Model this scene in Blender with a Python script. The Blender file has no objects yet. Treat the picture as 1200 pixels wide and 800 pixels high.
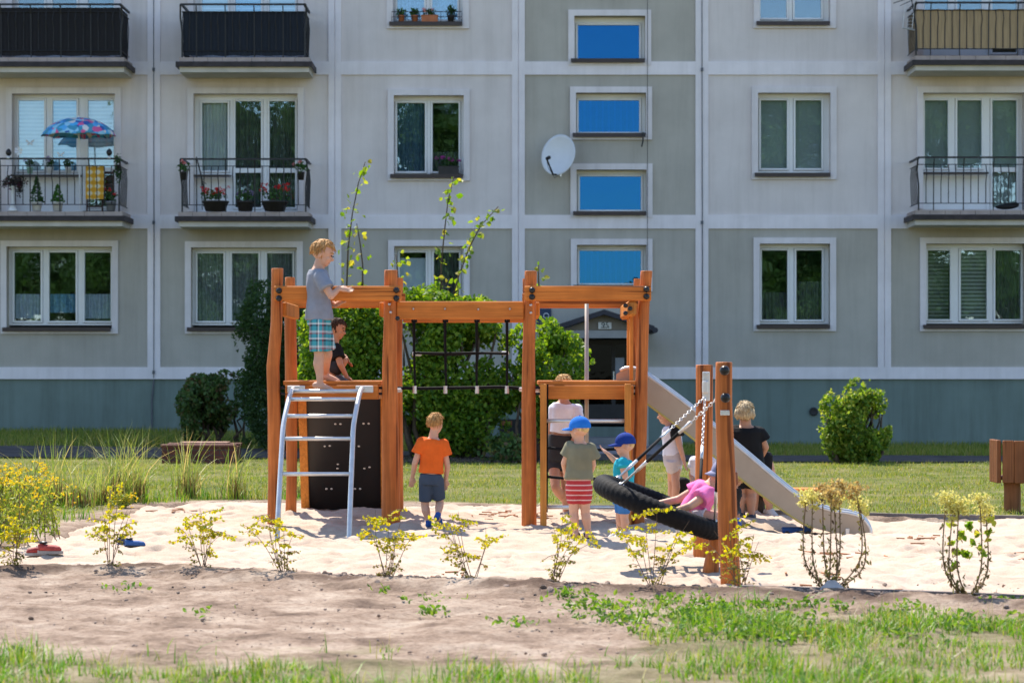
import bpy, bmesh, math, random
import numpy as np
from mathutils import Vector, Matrix, noise as mnoise
R = math.radians
random.seed(7); rng = np.random.default_rng(7)
S = bpy.context.scene
COL = S.collection
FPX, H0, HOR = 2833.0, 1.27, 437.0          # focal length in pixels of the 1200 wide photo, eye height, horizon row
FAC = 42.3                                   # distance of the facade

def W(px, py, Y): return Vector(((px-600)*Y/FPX, Y, H0-(py-HOR)*Y/FPX))
def X(px, Y): return (px-600)*Y/FPX
def Z(py, Y): return H0-(py-HOR)*Y/FPX
def G(px, py, z=0.0):
    Y = (H0-z)*FPX/(py-HOR); return Vector(((px-600)*Y/FPX, Y, z))

# ------------------------------------------------------------ materials
def newmat(name):
    m = bpy.data.materials.new(name); m.use_nodes = True
    nt = m.node_tree; b = nt.nodes['Principled BSDF']
    return m, nt, b
def node(nt, t, **kw):
    n = nt.nodes.new(t)
    for k, v in kw.items():
        if k.startswith('i_'):
            key = k[2:]
            n.inputs[int(key) if key.isdigit() else key.replace('_', ' ')].default_value = v
        else: setattr(n, k, v)
    return n
def ramp(nt, fac, stops):
    r = nt.nodes.new('ShaderNodeValToRGB'); el = r.color_ramp.elements
    while len(el) < len(stops): el.new(0.5)
    for e, (p, c) in zip(el, stops):
        e.position = p; e.color = (c[0], c[1], c[2], 1)
    nt.links.new(fac, r.inputs[0]); return r.outputs[0]
def coords(nt, scale=(1, 1, 1)):
    tc = node(nt, 'ShaderNodeTexCoord'); mp = node(nt, 'ShaderNodeMapping'); mp.inputs['Scale'].default_value = scale
    nt.links.new(tc.outputs['Object'], mp.inputs[0]); return mp.outputs[0]
def nz(nt, scale, detail=4, stretch=(1, 1, 1), rough=.6):
    n = node(nt, 'ShaderNodeTexNoise'); n.inputs['Scale'].default_value = scale
    n.inputs['Detail'].default_value = detail; n.inputs['Roughness'].default_value = rough
    nt.links.new(coords(nt, stretch), n.inputs['Vector']); return n.outputs[0]
def mixc(nt, fac, a, b, mode='MIX'):
    m = node(nt, 'ShaderNodeMix', data_type='RGBA', blend_type=mode)
    for s, v in ((0, fac), (6, a), (7, b)):
        if hasattr(v, 'links') or hasattr(v, 'is_linked'): nt.links.new(v, m.inputs[s])
        elif s == 0: m.inputs[0].default_value = v
        else: m.inputs[s].default_value = (v[0], v[1], v[2], 1)
    return m.outputs[2]
def bump(nt, b, h, strength, dist=.01):
    n = node(nt, 'ShaderNodeBump'); n.inputs['Strength'].default_value = strength; n.inputs['Distance'].default_value = dist
    nt.links.new(h, n.inputs['Height']); nt.links.new(n.outputs[0], b.inputs['Normal'])
def M(name, c, rough=.6, var=.18, scale=8, metal=0, bmp=0, bscale=60, spec=.4, stretch=(1, 1, 1), bdist=.004, streak=0):
    m, nt, b = newmat(name)
    lo = [x*(1-var) for x in c]; hi = [min(1, x*(1+var)) for x in c]
    cc_ = ramp(nt, nz(nt, scale, 4, stretch), [(.3, lo), (.7, hi)])
    if streak:
        cc_ = mixc(nt, streak, cc_, ramp(nt, nz(nt, 1, 5, (5, 5, .35), .7), [(.34, (.62, .60, .57)), (.56, (1, 1, 1))]), 'MULTIPLY')
        cc_ = mixc(nt, streak, cc_, ramp(nt, nz(nt, .45, 5, (1, 1, 1.4), .7), [(.35, (.80, .78, .75)), (.6, (1, 1, 1))]), 'MULTIPLY')
    nt.links.new(cc_, b.inputs['Base Color'])
    b.inputs['Roughness'].default_value = rough; b.inputs['Metallic'].default_value = metal
    b.inputs['Specular IOR Level'].default_value = spec
    if bmp: bump(nt, b, nz(nt, bscale, 3, stretch), bmp, bdist)
    return m
def leafmat(name, stops, trans=.45, rough=.5, patch=0):
    m, nt, b = newmat(name)
    g = node(nt, 'ShaderNodeNewGeometry')
    n = len(stops)
    col = ramp(nt, g.outputs['Random Per Island'], [(i/max(1, n-1), c) for i, c in enumerate(stops)])
    if patch: col = mixc(nt, patch, col, ramp(nt, nz(nt, 1.7, 5, (1, 1, 1), .7), [(.36, (.55, .75, .5)), (.5, (1, 1, 1)), (.62, (1.0, .82, .62))]), 'MULTIPLY')
    nt.links.new(col, b.inputs['Base Color']); b.inputs['Roughness'].default_value = rough
    b.inputs['Specular IOR Level'].default_value = .35
    t = node(nt, 'ShaderNodeBsdfTranslucent')
    hs = node(nt, 'ShaderNodeHueSaturation'); hs.inputs['Value'].default_value = 1.35; hs.inputs['Saturation'].default_value = 1.1; hs.inputs['Hue'].default_value = .485
    nt.links.new(col, hs.inputs['Color']); nt.links.new(hs.outputs[0], t.inputs[0])
    mx = node(nt, 'ShaderNodeMixShader'); mx.inputs[0].default_value = trans
    nt.links.new(b.outputs[0], mx.inputs[1]); nt.links.new(t.outputs[0], mx.inputs[2])
    nt.links.new(mx.outputs[0], nt.nodes['Material Output'].inputs[0])
    return m
def woodmat(name, c, axis, var=.35, crack=True):
    m, nt, b = newmat(name)
    st = [18, 18, 18]; st['xyz'.index(axis)] = 1.1
    f = nz(nt, 1.6, 6, st, .65)
    st2 = [60, 60, 60]; st2['xyz'.index(axis)] = 1.5
    g = nz(nt, 1.0, 3, st2)
    base = ramp(nt, f, [(.28, [x*(1-var) for x in c]), (.5, c), (.75, [min(1, x*(1+var*.9)) for x in c])])
    lines = ramp(nt, g, [(.40, (.72, .68, .64)), (.58, (1, 1, 1))])
    col = mixc(nt, .6, base, lines, 'MULTIPLY')
    big = ramp(nt, nz(nt, 2.2, 3), [(.35, (.70, .64, .60)), (.65, (1.05, 1.03, 1.0))])
    col = mixc(nt, .8, col, big, 'MULTIPLY')
    if crack:
        st3 = [26, 26, 26]; st3['xyz'.index(axis)] = .6
        ck = ramp(nt, nz(nt, 1.0, 2, st3, .4), [(.345, (.25, .2, .17)), (.385, (1, 1, 1))])
        col = mixc(nt, .8, col, ck, 'MULTIPLY')
        vo = node(nt, 'ShaderNodeTexVoronoi'); vo.inputs['Scale'].default_value = 2.3
        st4 = [1.4, 1.4, 1.4]; st4['xyz'.index(axis)] = .8
        nt.links.new(coords(nt, st4), vo.inputs['Vector'])
        kn = ramp(nt, vo.outputs['Distance'], [(.06, (.30, .2, .15)), (.12, (1, 1, 1))])
        col = mixc(nt, .8, col, kn, 'MULTIPLY')
    nt.links.new(col, b.inputs['Base Color']); b.inputs['Roughness'].default_value = .62
    b.inputs['Specular IOR Level'].default_value = .22
    bump(nt, b, g, .5, .005)
    return m

# ------------------------------------------------------------ mesh building
class MB:
    def __init__(s): s.v = []; s.f = []; s.mi = []
    def add(s, v, f, mi=0):
        o = len(s.v); s.v += [tuple(p) for p in v]
        for q in f: s.f.append(tuple(i+o for i in q)); s.mi.append(mi)
        return s
    def box(s, x0, x1, y0, y1, z0, z1, mi=0, rot=None, pivot=None):
        v = [Vector(p) for p in ((x0, y0, z0), (x1, y0, z0), (x1, y1, z0), (x0, y1, z0), (x0, y0, z1), (x1, y0, z1), (x1, y1, z1), (x0, y1, z1))]
        if rot is not None:
            pv = Vector(pivot); v = [pv+rot @ (p-pv) for p in v]
        return s.add(v, [(0, 3, 2, 1), (4, 5, 6, 7), (0, 1, 5, 4), (1, 2, 6, 5), (2, 3, 7, 6), (3, 0, 4, 7)], mi)
    def bbox(s, x0, x1, y0, y1, z0, z1, b=.006, mi=0):
        # box with all edges chamfered
        o = len(s.v); bm = bmesh.new()
        bmesh.ops.create_cube(bm, size=1)
        for v in bm.verts: v.co = Vector(((x0+x1)/2+v.co.x*(x1-x0), (y0+y1)/2+v.co.y*(y1-y0), (z0+z1)/2+v.co.z*(z1-z0)))
        bmesh.ops.bevel(bm, geom=bm.edges[:], offset=b, segments=1, affect='EDGES')
        bm.verts.index_update()
        s.add([v.co[:] for v in bm.verts], [[v.index for v in f.verts] for f in bm.faces], mi); bm.free(); return s
    def tube(s, pts, rad, seg=8, cap=True, mi=0, squash=None, close=False):
        pts = [Vector(p) for p in pts]; n = len(pts)
        if not hasattr(rad, '__len__'): rad = [rad]*n
        vs = []; prev = None
        for i, p in enumerate(pts):
            if close: t = pts[(i+1) % n]-pts[(i-1) % n]
            else: t = pts[min(i+1, n-1)]-pts[max(i-1, 0)]
            t = t.normalized() if t.length > 1e-9 else Vector((0, 0, 1))
            if prev is None:
                a = Vector((0, 0, 1)) if abs(t.z) < .9 else Vector((1, 0, 0))
                u = a.cross(t).normalized()
            else:
                u = prev-t*prev.dot(t)
                u = u.normalized() if u.length > 1e-6 else t.orthogonal().normalized()
            prev = u; w = t.cross(u)
            for k in range(seg):
                a = 2*math.pi*k/seg
                vs.append(p+(u*math.cos(a)+w*math.sin(a))*rad[i])
        fs = []
        for i in range(n if close else n-1):
            j = (i+1) % n
            for k in range(seg):
                fs.append((i*seg+k, i*seg+(k+1) % seg, j*seg+(k+1) % seg, j*seg+k))
        if cap and not close:
            fs.append(tuple(range(seg))[::-1]); fs.append(tuple((n-1)*seg+k for k in range(seg)))
        return s.add(vs, fs, mi)
    def lathe(s, c, prof, seg=16, mi=0, axis='z'):
        vs = []; fs = []
        for r, h in prof:
            for k in range(seg):
                a = 2*math.pi*k/seg; p = (r*math.cos(a), r*math.sin(a), h)
                if axis == 'y': p = (p[0], -p[2], p[1])
                if axis == 'x': p = (p[2], p[0], p[1])
                vs.append((c[0]+p[0], c[1]+p[1], c[2]+p[2]))
        n = len(prof)
        for i in range(n-1):
            for k in range(seg): fs.append((i*seg+k, i*seg+(k+1) % seg, (i+1)*seg+(k+1) % seg, (i+1)*seg+k))
        fs.append(tuple(range(seg))[::-1]); fs.append(tuple((n-1)*seg+k for k in range(seg)))
        return s.add(vs, fs, mi)
    def ell(s, c, ax, n=12, m=8, mi=0):
        c = Vector(c); ax = [Vector(a) for a in ax]; vs = [c-ax[2]]; fs = []
        for i in range(1, m):
            t = -math.pi/2+math.pi*i/m
            for k in range(n):
                a = 2*math.pi*k/n
                vs.append(c+ax[0]*(math.cos(t)*math.cos(a))+ax[1]*(math.cos(t)*math.sin(a))+ax[2]*math.sin(t))
        vs.append(c+ax[2]); L = len(vs)-1
        for k in range(n): fs.append((0, 1+(k+1) % n, 1+k))
        for i in range(m-2):
            for k in range(n):
                a = 1+i*n+k; b = 1+i*n+(k+1) % n; fs.append((a, b, b+n, a+n))
        o = 1+(m-2)*n
        for k in range(n): fs.append((o+k, o+(k+1) % n, L))
        return s.add(vs, fs, mi)
    def sph(s, c, r, n=10, m=7, mi=0): return s.ell(c, ((r, 0, 0), (0, r, 0), (0, 0, r)), n, m, mi)
    def loft(s, rings, mi=0):
        seg = len(rings[0]); vs = [p for r in rings for p in r]; fs = []
        for i in range(len(rings)-1):
            for k in range(seg): fs.append((i*seg+k, i*seg+(k+1) % seg, (i+1)*seg+(k+1) % seg, (i+1)*seg+k))
        fs.append(tuple(range(seg))[::-1]); fs.append(tuple((len(rings)-1)*seg+k for k in range(seg)))
        return s.add(vs, fs, mi)
    def prism(s, poly, y0, y1, mi=0):
        # polygon in x,z extruded along y
        n = len(poly); vs = [(p[0], y0, p[1]) for p in poly]+[(p[0], y1, p[1]) for p in poly]
        fs = [tuple(range(n)), tuple(range(2*n-1, n-1, -1))]+[(i, i+n, (i+1) % n+n, (i+1) % n) for i in range(n)]
        return s.add(vs, fs, mi)
    def mesh(s, name):
        me = bpy.data.meshes.new(name); me.from_pydata(s.v, [], s.f)
        bm = bmesh.new(); bm.from_mesh(me); bmesh.ops.recalc_face_normals(bm, faces=bm.faces); bm.to_mesh(me); bm.free()
        return me
    def build(s, name, mat, parent=None, smooth=False, recalc=True):
        me = bpy.data.meshes.new(name); me.from_pydata(s.v, [], s.f)
        if recalc:
            bm = bmesh.new(); bm.from_mesh(me); bmesh.ops.recalc_face_normals(bm, faces=bm.faces); bm.to_mesh(me); bm.free()
        mats = mat if isinstance(mat, (list, tuple)) else [mat]
        for m in mats: me.materials.append(m)
        if len(mats) > 1: me.polygons.foreach_set('material_index', s.mi)
        return link(name, me, parent, smooth)
def link(name, me, parent=None, smooth=False):
    if smooth: me.polygons.foreach_set('use_smooth', [True]*len(me.polygons))
    me.update()
    o = bpy.data.objects.new(name, me); COL.objects.link(o)
    if parent is not None: setparent(o, parent)
    return o
def setparent(o, p):
    o.parent = p
    if p.type == 'EMPTY' and p.parent is None: o.matrix_parent_inverse = Matrix.Translation(-p.location)
def smooth_by_angle(o, deg=40):
    me = o.data
    me.polygons.foreach_set('use_smooth', [True]*len(me.polygons))
    bm = bmesh.new(); bm.from_mesh(me)
    for e in bm.edges:
        e.smooth = not (len(e.link_faces) == 2 and e.calc_face_angle(0) > R(deg))
    bm.to_mesh(me); bm.free(); return o
def tag(o, label, cat, group=None, kind=None):
    if label: o['label'] = label
    if cat: o['category'] = cat
    if group: o['group'] = group
    if kind: o['kind'] = kind
    return o
def thing(name, label, cat, loc, group=None):
    o = bpy.data.objects.new(name, None); COL.objects.link(o); o.location = loc
    o.empty_display_size = .1
    return tag(o, label, cat, group)
def npmesh(name, V, F, mat, parent=None, smooth=False):
    me = bpy.data.meshes.new(name); me.from_pydata(np.asarray(V).tolist(), [], np.asarray(F).tolist())
    for m in (mat if isinstance(mat, (list, tuple)) else [mat]): me.materials.append(m)
    return link(name, me, parent, smooth)

# value noise on numpy arrays
def vn(x, y, seed=0):
    x = np.asarray(x, float); y = np.asarray(y, float)
    xi = np.floor(x).astype(np.int64); yi = np.floor(y).astype(np.int64); fx = x-xi; fy = y-yi
    fx = fx*fx*(3-2*fx); fy = fy*fy*(3-2*fy)
    def h(a, b):
        n = (a*374761393+b*668265263+seed*974634) & 0xffffffff
        n = ((n ^ (n >> 13))*1274126177) & 0xffffffff
        return ((n ^ (n >> 16)) & 0xffff)/65535.0
    return (h(xi, yi)*(1-fx)+h(xi+1, yi)*fx)*(1-fy)+(h(xi, yi+1)*(1-fx)+h(xi+1, yi+1)*fx)*fy
def fbm(x, y, seed=0, o=4):
    t = 0; a = .5
    for i in range(o): t = t+a*vn(x*2**i, y*2**i, seed+i*17); a *= .5
    return t
def ss(a, b, x):
    t = np.clip((np.asarray(x, float)-a)/(b-a), 0, 1); return t*t*(3-2*t)

# leaf / blade clouds
def leaves(name, P, L, mat, parent=None, aspect=.55, out=None, droop=.2, fold=.18, rs=None, flat=0.):
    r = rs or rng; n = len(P); P = np.asarray(P, float)
    L = np.broadcast_to(np.asarray(L, float), (n,))*r.uniform(.65, 1.25, n)
    d = r.normal(size=(n, 3))
    if out is not None: d += out*1.0
    d[:, 2] -= droop
    d /= np.linalg.norm(d, axis=1)[:, None]
    a = r.normal(size=(n, 3))
    if flat: a[:, 2] *= (1-flat)
    s = np.cross(d, a); s /= np.linalg.norm(s, axis=1)[:, None]+1e-9
    nn = np.cross(s, d)
    h = L[:, None]*.5
    V = np.empty((n, 6, 3))
    V[:, 0] = P-d*h; V[:, 1] = P+s*h*aspect*.9-d*h*.25+nn*h*fold; V[:, 2] = P+s*h*aspect*.8+d*h*.35+nn*h*fold
    V[:, 3] = P+d*h*1.0-nn*h*.1; V[:, 4] = P-s*h*aspect*.8+d*h*.35+nn*h*fold; V[:, 5] = P-s*h*aspect*.9-d*h*.25+nn*h*fold
    b = np.arange(n)[:, None]*6
    F = np.concatenate([b+np.array([[0, 1, 2, 3]]), b+np.array([[0, 3, 4, 5]])])
    return npmesh(name, V.reshape(-1, 3), F, mat, parent)
def blades(name, P, L, w, mat, parent=None, lean=.5, kind=None, rs=None, segs=2, curl=1.0):
    r = rs or rng; n = len(P); P = np.asarray(P, float)
    L = np.broadcast_to(np.asarray(L, float), (n,))*r.uniform(.5, 1.3, n)
    w = np.broadcast_to(np.asarray(w, float), (n,))
    a = r.uniform(0, 2*np.pi, n); le = np.abs(r.normal(0, lean, n))
    dx, dy = np.cos(a)*le, np.sin(a)*le
    sx, sy = np.cos(a+np.pi/2+r.normal(0, .6, n)), np.sin(a+np.pi/2)
    rows = []
    for k in range(segs+1):
        t = k/segs
        c = P+np.stack([dx*L*t**(1+.8*curl), dy*L*t**(1+.8*curl), L*t*(1-.25*curl*np.minimum(le, 1.6)*t*t)], 1)
        ww = w*(1-t)**.7*.5
        if k < segs:
            rows.append(c+np.stack([sx*ww, sy*ww, 0*ww], 1)); rows.append(c-np.stack([sx*ww, sy*ww, 0*ww], 1))
        else: rows.append(c)
    V = np.stack(rows, 1); m = 2*segs+1
    b = np.arange(n)[:, None]*m
    F = []
    for k in range(segs-1):
        F += (b+np.array([[2*k, 2*k+1, 2*k+3, 2*k+2]])).tolist()
    F += (b+np.array([[2*segs-2, 2*segs-1, 2*segs]])).tolist()
    me = bpy.data.meshes.new(name); me.from_pydata(V.reshape(-1, 3).tolist(), [], F); me.materials.append(mat)
    o = link(name, me, parent)
    if kind: o['kind'] = kind
    return o

# ------------------------------------------------------------ palette
m_panel = M('render_light', (.71, .645, .625), .9, .06, 1.3, bmp=.25, bscale=140, spec=.1, streak=.22)
m_panel_d = M('render_sage', (.46, .43, .38), .9, .07, 1.5, bmp=.25, bscale=140, spec=.1, streak=.25)
m_band = M('render_white_band', (.82, .765, .785), .9, .06, 2.0, bmp=.2, bscale=140, spec=.1, streak=.22)
m_plinth = M('plinth_paint', (.195, .25, .228), .85, .08, 1.2, bmp=.25, bscale=110, spec=.1, streak=.45)
m_surr = M('window_surround_render', (.76, .71, .72), .9, .05, 3, spec=.1, streak=.3, bmp=.15, bscale=140)
m_pvc = M('white_plastic', (.80, .80, .80), .35, .03, 3)
m_sill = M('brown_sill_metal', (.045, .03, .028), .4, .2, 5)
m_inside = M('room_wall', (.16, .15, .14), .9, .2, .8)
m_iron = M('black_iron', (.018, .018, .02), .5, .3, 20)
m_tile = M('balcony_tile', (.38, .31, .28), .7, .15, 6)
m_slabw = M('balcony_slab_render', (.52, .49, .44), .9, .12, 3)
m_dstrip = M('balcony_drip_strip', (.03, .022, .024), .6, .5, 8)
m_navy = M('navy_screen_cloth', (.012, .017, .028), .8, .25, 10, bmp=.5, bscale=9, stretch=(12, 12, .5), bdist=.03)
m_dark_screen = M('black_screen_cloth', (.012, .011, .014), .8, .25, 10, bmp=.5, bscale=9, stretch=(12, 12, .5), bdist=.03)
m_beige = M('beige_screen_cloth', (.42, .30, .17), .85, .15, 5, bmp=.4, bscale=6, stretch=(8, 8, .5), bdist=.03)
m_post = woodmat('stained_log', (.58, .178, .044), 'z', .28)
m_beam = woodmat('stained_beam', (.66, .215, .040), 'x', .22)
m_plank = woodmat('stained_plank_upright', (.64, .25, .05), 'z', .25, False)
m_binwood = woodmat('stained_bin_plank', (.27, .105, .04), 'z', .3)
m_steel = M('galvanised_steel', (.62, .61, .60), .38, .12, 12, metal=.65)
m_steel_b = M('brushed_steel', (.66, .66, .67), .25, .06, 12, metal=1.0)
m_hpl = M('dark_board', (.020, .018, .018), .35, .15, 2, spec=.5)
m_slideside = M('slide_side_board', (.40, .31, .225), .55, .1, 3, bmp=.1)
m_slideedge = M('slide_edge_ply', (.50, .38, .10), .6, .15, 10)
m_rope = M('black_rope', (.007, .007, .008), .75, .3, 60, bmp=.6, bscale=150, spec=.16)
m_cap = M('black_plastic', (.012, .012, .013), .35, .1, 10)
m_bark = M('shrub_bark', (.10, .07, .05), .9, .35, 20, bmp=.5, bscale=60)
m_pot_w = M('white_pot', (.7, .7, .7), .4, .05, 6)
m_pot_t = M('terracotta_pot', (.42, .14, .06), .7, .15, 12)
m_pot_d = M('dark_plastic_pot', (.03, .026, .026), .6, .2, 12)
m_brick_red = None
EXPO = 0.95
# ------------------------------------------------------------ camera, light, sky
cam = bpy.data.cameras.new('camera'); co = bpy.data.objects.new('camera', cam); COL.objects.link(co)
co.location = (0, 0, H0); co.rotation_euler = (R(90), 0, 0)
cam.sensor_width = 36; cam.lens = 36*FPX/1200; cam.shift_y = (HOR-400)/1200
cam.clip_start = .1; cam.clip_end = 3000
cam.dof.use_dof = True; cam.dof.focus_distance = 19.6; cam.dof.aperture_fstop = 4.5
S.camera = co
SUN_EL, SUN_AZ = R(55), R(25)          # the sun stands behind the block, 25 degrees to the left of the view
wd = bpy.data.worlds.new('World'); S.world = wd; wd.use_nodes = True
nt = wd.node_tree; bg = nt.nodes['Background']; sky = node(nt, 'ShaderNodeTexSky', sky_type='NISHITA')
sky.sun_disc = False; sky.sun_elevation = SUN_EL; sky.sun_rotation = -SUN_AZ
sky.air_density = 1.0; sky.dust_density = .4; sky.ozone_density = 1.5
nt.links.new(sky.outputs[0], bg.inputs[0]); bg.inputs[1].default_value = .15
sl = bpy.data.lights.new('sun', 'SUN'); sl.energy = 4.7; sl.angle = R(.53); sl.color = (1, .925, .815)
so = bpy.data.objects.new('sun', sl); COL.objects.link(so)
sd = Vector((-math.sin(SUN_AZ)*math.cos(SUN_EL), math.cos(SUN_AZ)*math.cos(SUN_EL), math.sin(SUN_EL)))
so.rotation_euler = sd.to_track_quat('Z', 'Y').to_euler(); so.location = sd*80
S.view_settings.view_transform = 'Standard'; S.view_settings.look = 'None'; S.view_settings.gamma = 1
S.view_settings.exposure = EXPO
S.cycles.max_bounces = 8; S.cycles.transparent_max_bounces = 12
S.cycles.caustics_reflective = False; S.cycles.caustics_refractive = False

# ------------------------------------------------------------ ground
def gz(x, y):
    z = .25*ss(31, 42, y)*ss(4.5, -7.5, x)
    z = z+.035*(fbm(np.asarray(x)*.7, np.asarray(y)*.7, 3)-.47)*ss(8, 10, y)
    return z
def ground_z(x, y): return float(gz(np.array([x]), np.array([y]))[0])
POLY = [G(*p)[:2] for p in ((-90, 652), (0, 645), (35, 634), (95, 612), (185, 591), (270, 587), (600, 591), (900, 599), (1030, 604), (1290, 608),
        (1290, 712), (1150, 706), (990, 699), (870, 695), (700, 690), (560, 684), (450, 680), (335, 674), (150, 668), (0, 671), (-90, 672))]
PX = np.array([p[0] for p in POLY]); PY = np.array([p[1] for p in POLY])
def inpoly(x, y):
    x = np.asarray(x, float); y = np.asarray(y, float); r = np.zeros(x.shape, bool); n = len(PX); j = n-1
    for i in range(n):
        c = ((PY[i] > y) != (PY[j] > y)) & (x < (PX[j]-PX[i])*(y-PY[i])/(PY[j]-PY[i]+1e-12)+PX[i]); r ^= c; j = i
    return r
def edist(x, y):
    d = np.full(np.shape(x), 1e9); n = len(PX)
    for i in range(n):
        j = (i+1) % n; ax, ay, bx, by = PX[i], PY[i], PX[j], PY[j]
        t = np.clip(((x-ax)*(bx-ax)+(y-ay)*(by-ay))/((bx-ax)**2+(by-ay)**2), 0, 1)
        d = np.minimum(d, np.hypot(x-ax-t*(bx-ax), y-ay-t*(by-ay)))
    return np.where(inpoly(x, y), d, -d)
def grassy(x, y):
    """1 where turf grows, 0 on bare dirt"""
    w = (fbm(x*1.3, y*1.3, 11)-.47)*1.5+(fbm(x*5, y*5, 12)-.47)*.6
    front = ss(11.0+2.0*ss(.2, 1.1, x+.12*(y-12)), 10.4+1.6*ss(.2, 1.1, x+.12*(y-12)), y-w*1.4)
    back = ss(.12, .5, -edist(x, y)+w*.25)*ss(16.2, 17.4, y+w*.5)
    right = ss(3.0, 3.4, x)*ss(15.5, 14.5, y)*0
    return np.clip(np.maximum(front, back)+right, 0, 1)
xs = np.unique(np.concatenate([np.linspace(-400, -30, 20), np.linspace(-30, -8, 45), np.linspace(-8, -3.6, 45), np.linspace(-3.6, 3.6, 190), np.linspace(3.6, 8, 45), np.linspace(8, 30, 45), np.linspace(30, 400, 20)]))
ys = np.unique(np.concatenate([np.linspace(-500, -20, 22), np.linspace(-20, 8, 30), np.linspace(8, 16, 230), np.linspace(16, 26, 120), np.linspace(26, 44, 90), np.linspace(44, 600, 30)]))
gx, gy = np.meshgrid(xs, ys)
ed = edist(gx, gy)
gr_ = grassy(gx, gy); dirtm = 1-gr_*np.where(gy < 15, .45, 1.0)*(.6+.8*fbm(gx*3, gy*3, 26)); dirtm = np.clip(dirtm, 0, 1)
zz = gz(gx, gy)
near = ss(7, 9, gy)*ss(17, 15.5, gy)
ridge = np.exp(-((ed+.20)/.20)**2)*near
zz = zz+dirtm*near*((fbm(gx*3, gy*3, 21)-.47)*.05+(fbm(gx*11, gy*11, 22)-.47)*.035)+ridge*(.025+.05*fbm(gx*7, gy*7, 23))
zz = zz-.16*ss(.02, .22, ed)
V = np.stack([gx, gy, zz], -1).reshape(-1, 3); nx = len(xs); ny = len(ys)
ii = (np.arange(ny-1)[:, None]*nx+np.arange(nx-1)[None, :]).reshape(-1, 1)
F = ii+np.array([[0, 1, nx+1, nx]])
m_ground, nt, b = newmat('turf_and_dirt')
at = node(nt, 'ShaderNodeAttribute', attribute_name='dirt')
soil = ramp(nt, nz(nt, 2.2, 8, (1, 1, 1), .7), [(.34, (.13, .09, .068)), (.47, (.275, .20, .15)), (.63, (.42, .335, .265))])
dg_ = node(nt, 'ShaderNodeAttribute', attribute_name='dug'); soil = mixc(nt, dg_.outputs['Fac'], soil, (.12, .08, .06))
soil = mixc(nt, .6, soil, ramp(nt, nz(nt, 28, 5, (1, 1, 1), .7), [(.35, (.45, .40, .37)), (.55, (1, 1, 1))]), 'MULTIPLY')
turf = ramp(nt, nz(nt, 1.1, 6, (1, 1, 1), .7), [(.3, (.060, .085, .018)), (.5, (.13, .15, .035)), (.7, (.24, .205, .085))])
turf = mixc(nt, .7, turf, ramp(nt, nz(nt, 30, 4), [(.35, (.55, .55, .5)), (.65, (1, 1, 1))]), 'MULTIPLY')
nt.links.new(mixc(nt, at.outputs['Fac'], turf, soil), b.inputs['Base Color']); b.inputs['Roughness'].default_value = .95; b.inputs['Specular IOR Level'].default_value = .1
bump(nt, b, nz(nt, 45, 6, (1, 1, 1), .7), .7, .02)
ground = npmesh('ground', V, F, m_ground, None, True); tag(ground, None, None, None, 'structure')
a = ground.data.attributes.new('dirt', 'FLOAT', 'POINT'); a.data.foreach_set('value', dirtm.reshape(-1))
a = ground.data.attributes.new('dug', 'FLOAT', 'POINT'); a.data.foreach_set('value', (np.clip(ridge*1.2, 0, 1)*ss(.36, .54, fbm(gx*4, gy*6, 24))).reshape(-1))

# sand
def sand_z(x, y):
    x = np.asarray(x, float); y = np.asarray(y, float)
    z = (fbm(x*1.2, y*1.2, 31)-.47)*.10+(fbm(x*4.5, y*3.2, 32)-.47)*.07+(fbm(x*13, y*10, 33)-.47)*.030+(fbm(x*34, y*30, 36)-.47)*.012
    z = z-.17*np.exp(-(((x-2.9)/.75)**2+((y-20.5)/.75)**2))-.03*np.exp(-(((x+1.5)/.7)**2+((y-19.1)/.5)**2))
    z = z+.07*np.exp(-(((x+1.25)/.55)**2+((y-21.9)/.35)**2))
    return z-.015
sxs = np.arange(-4.7, 4.9, .032); sys_ = np.arange(12.9, 24.4, .032)
gx, gy = np.meshgrid(sxs, sys_); ed = edist(gx, gy)
zz = sand_z(gx, gy)
for k in range(900):       # footprints and scuffs
    fx, fy = rng.uniform(-4.2, 4.2), rng.uniform(13.8, 23.6); r1, r2, an = rng.uniform(.04, .10), rng.uniform(.03, .06), rng.uniform(0, 3.14)
    i0, i1 = np.searchsorted(sys_, (fy-.3, fy+.3)); j0, j1 = np.searchsorted(sxs, (fx-.3, fx+.3))
    if i1-i0 < 3 or j1-j0 < 3: continue
    dx = gx[i0:i1, j0:j1]-fx; dy = gy[i0:i1, j0:j1]-fy
    u = (dx*math.cos(an)+dy*math.sin(an))/r1; v = (-dx*math.sin(an)+dy*math.cos(an))/r2; q = u*u+v*v
    zz[i0:i1, j0:j1] += rng.uniform(.012, .036)*(-np.exp(-q)+.55*np.exp(-(np.sqrt(q)-1.7)**2*3))
edn = ed+(fbm(gx*4, gy*4, 34)-.47)*.22+(fbm(gx*15, gy*15, 35)-.47)*.12
zz = zz-.12*ss(.10, -.06, edn)
V = np.stack([gx, gy, zz], -1).reshape(-1, 3); nx = len(sxs); ny = len(sys_)
ii = (np.arange(ny-1)[:, None]*nx+np.arange(nx-1)[None, :]).reshape(-1)
keep = (edn[:-1, :-1].reshape(-1) > -.10)
F = ii[keep][:, None]+np.array([[0, 1, nx+1, nx]])
m_sand, nt, b = newmat('play_sand')
c = ramp(nt, nz(nt, 1.4, 8, (1, 1, 1), .7), [(.3, (.40, .30, .225)), (.5, (.50, .395, .31)), (.7, (.55, .455, .375))])
c = mixc(nt, .6, c, ramp(nt, nz(nt, 5.5, 4, (1, 1, 1), .75), [(.63, (1, 1, 1)), (.73, (.72, .48, .33))]), 'MULTIPLY')
c = mixc(nt, .35, c, ramp(nt, nz(nt, 90, 3), [(.35, (.6, .55, .5)), (.6, (1, 1, 1))]), 'MULTIPLY')
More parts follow.
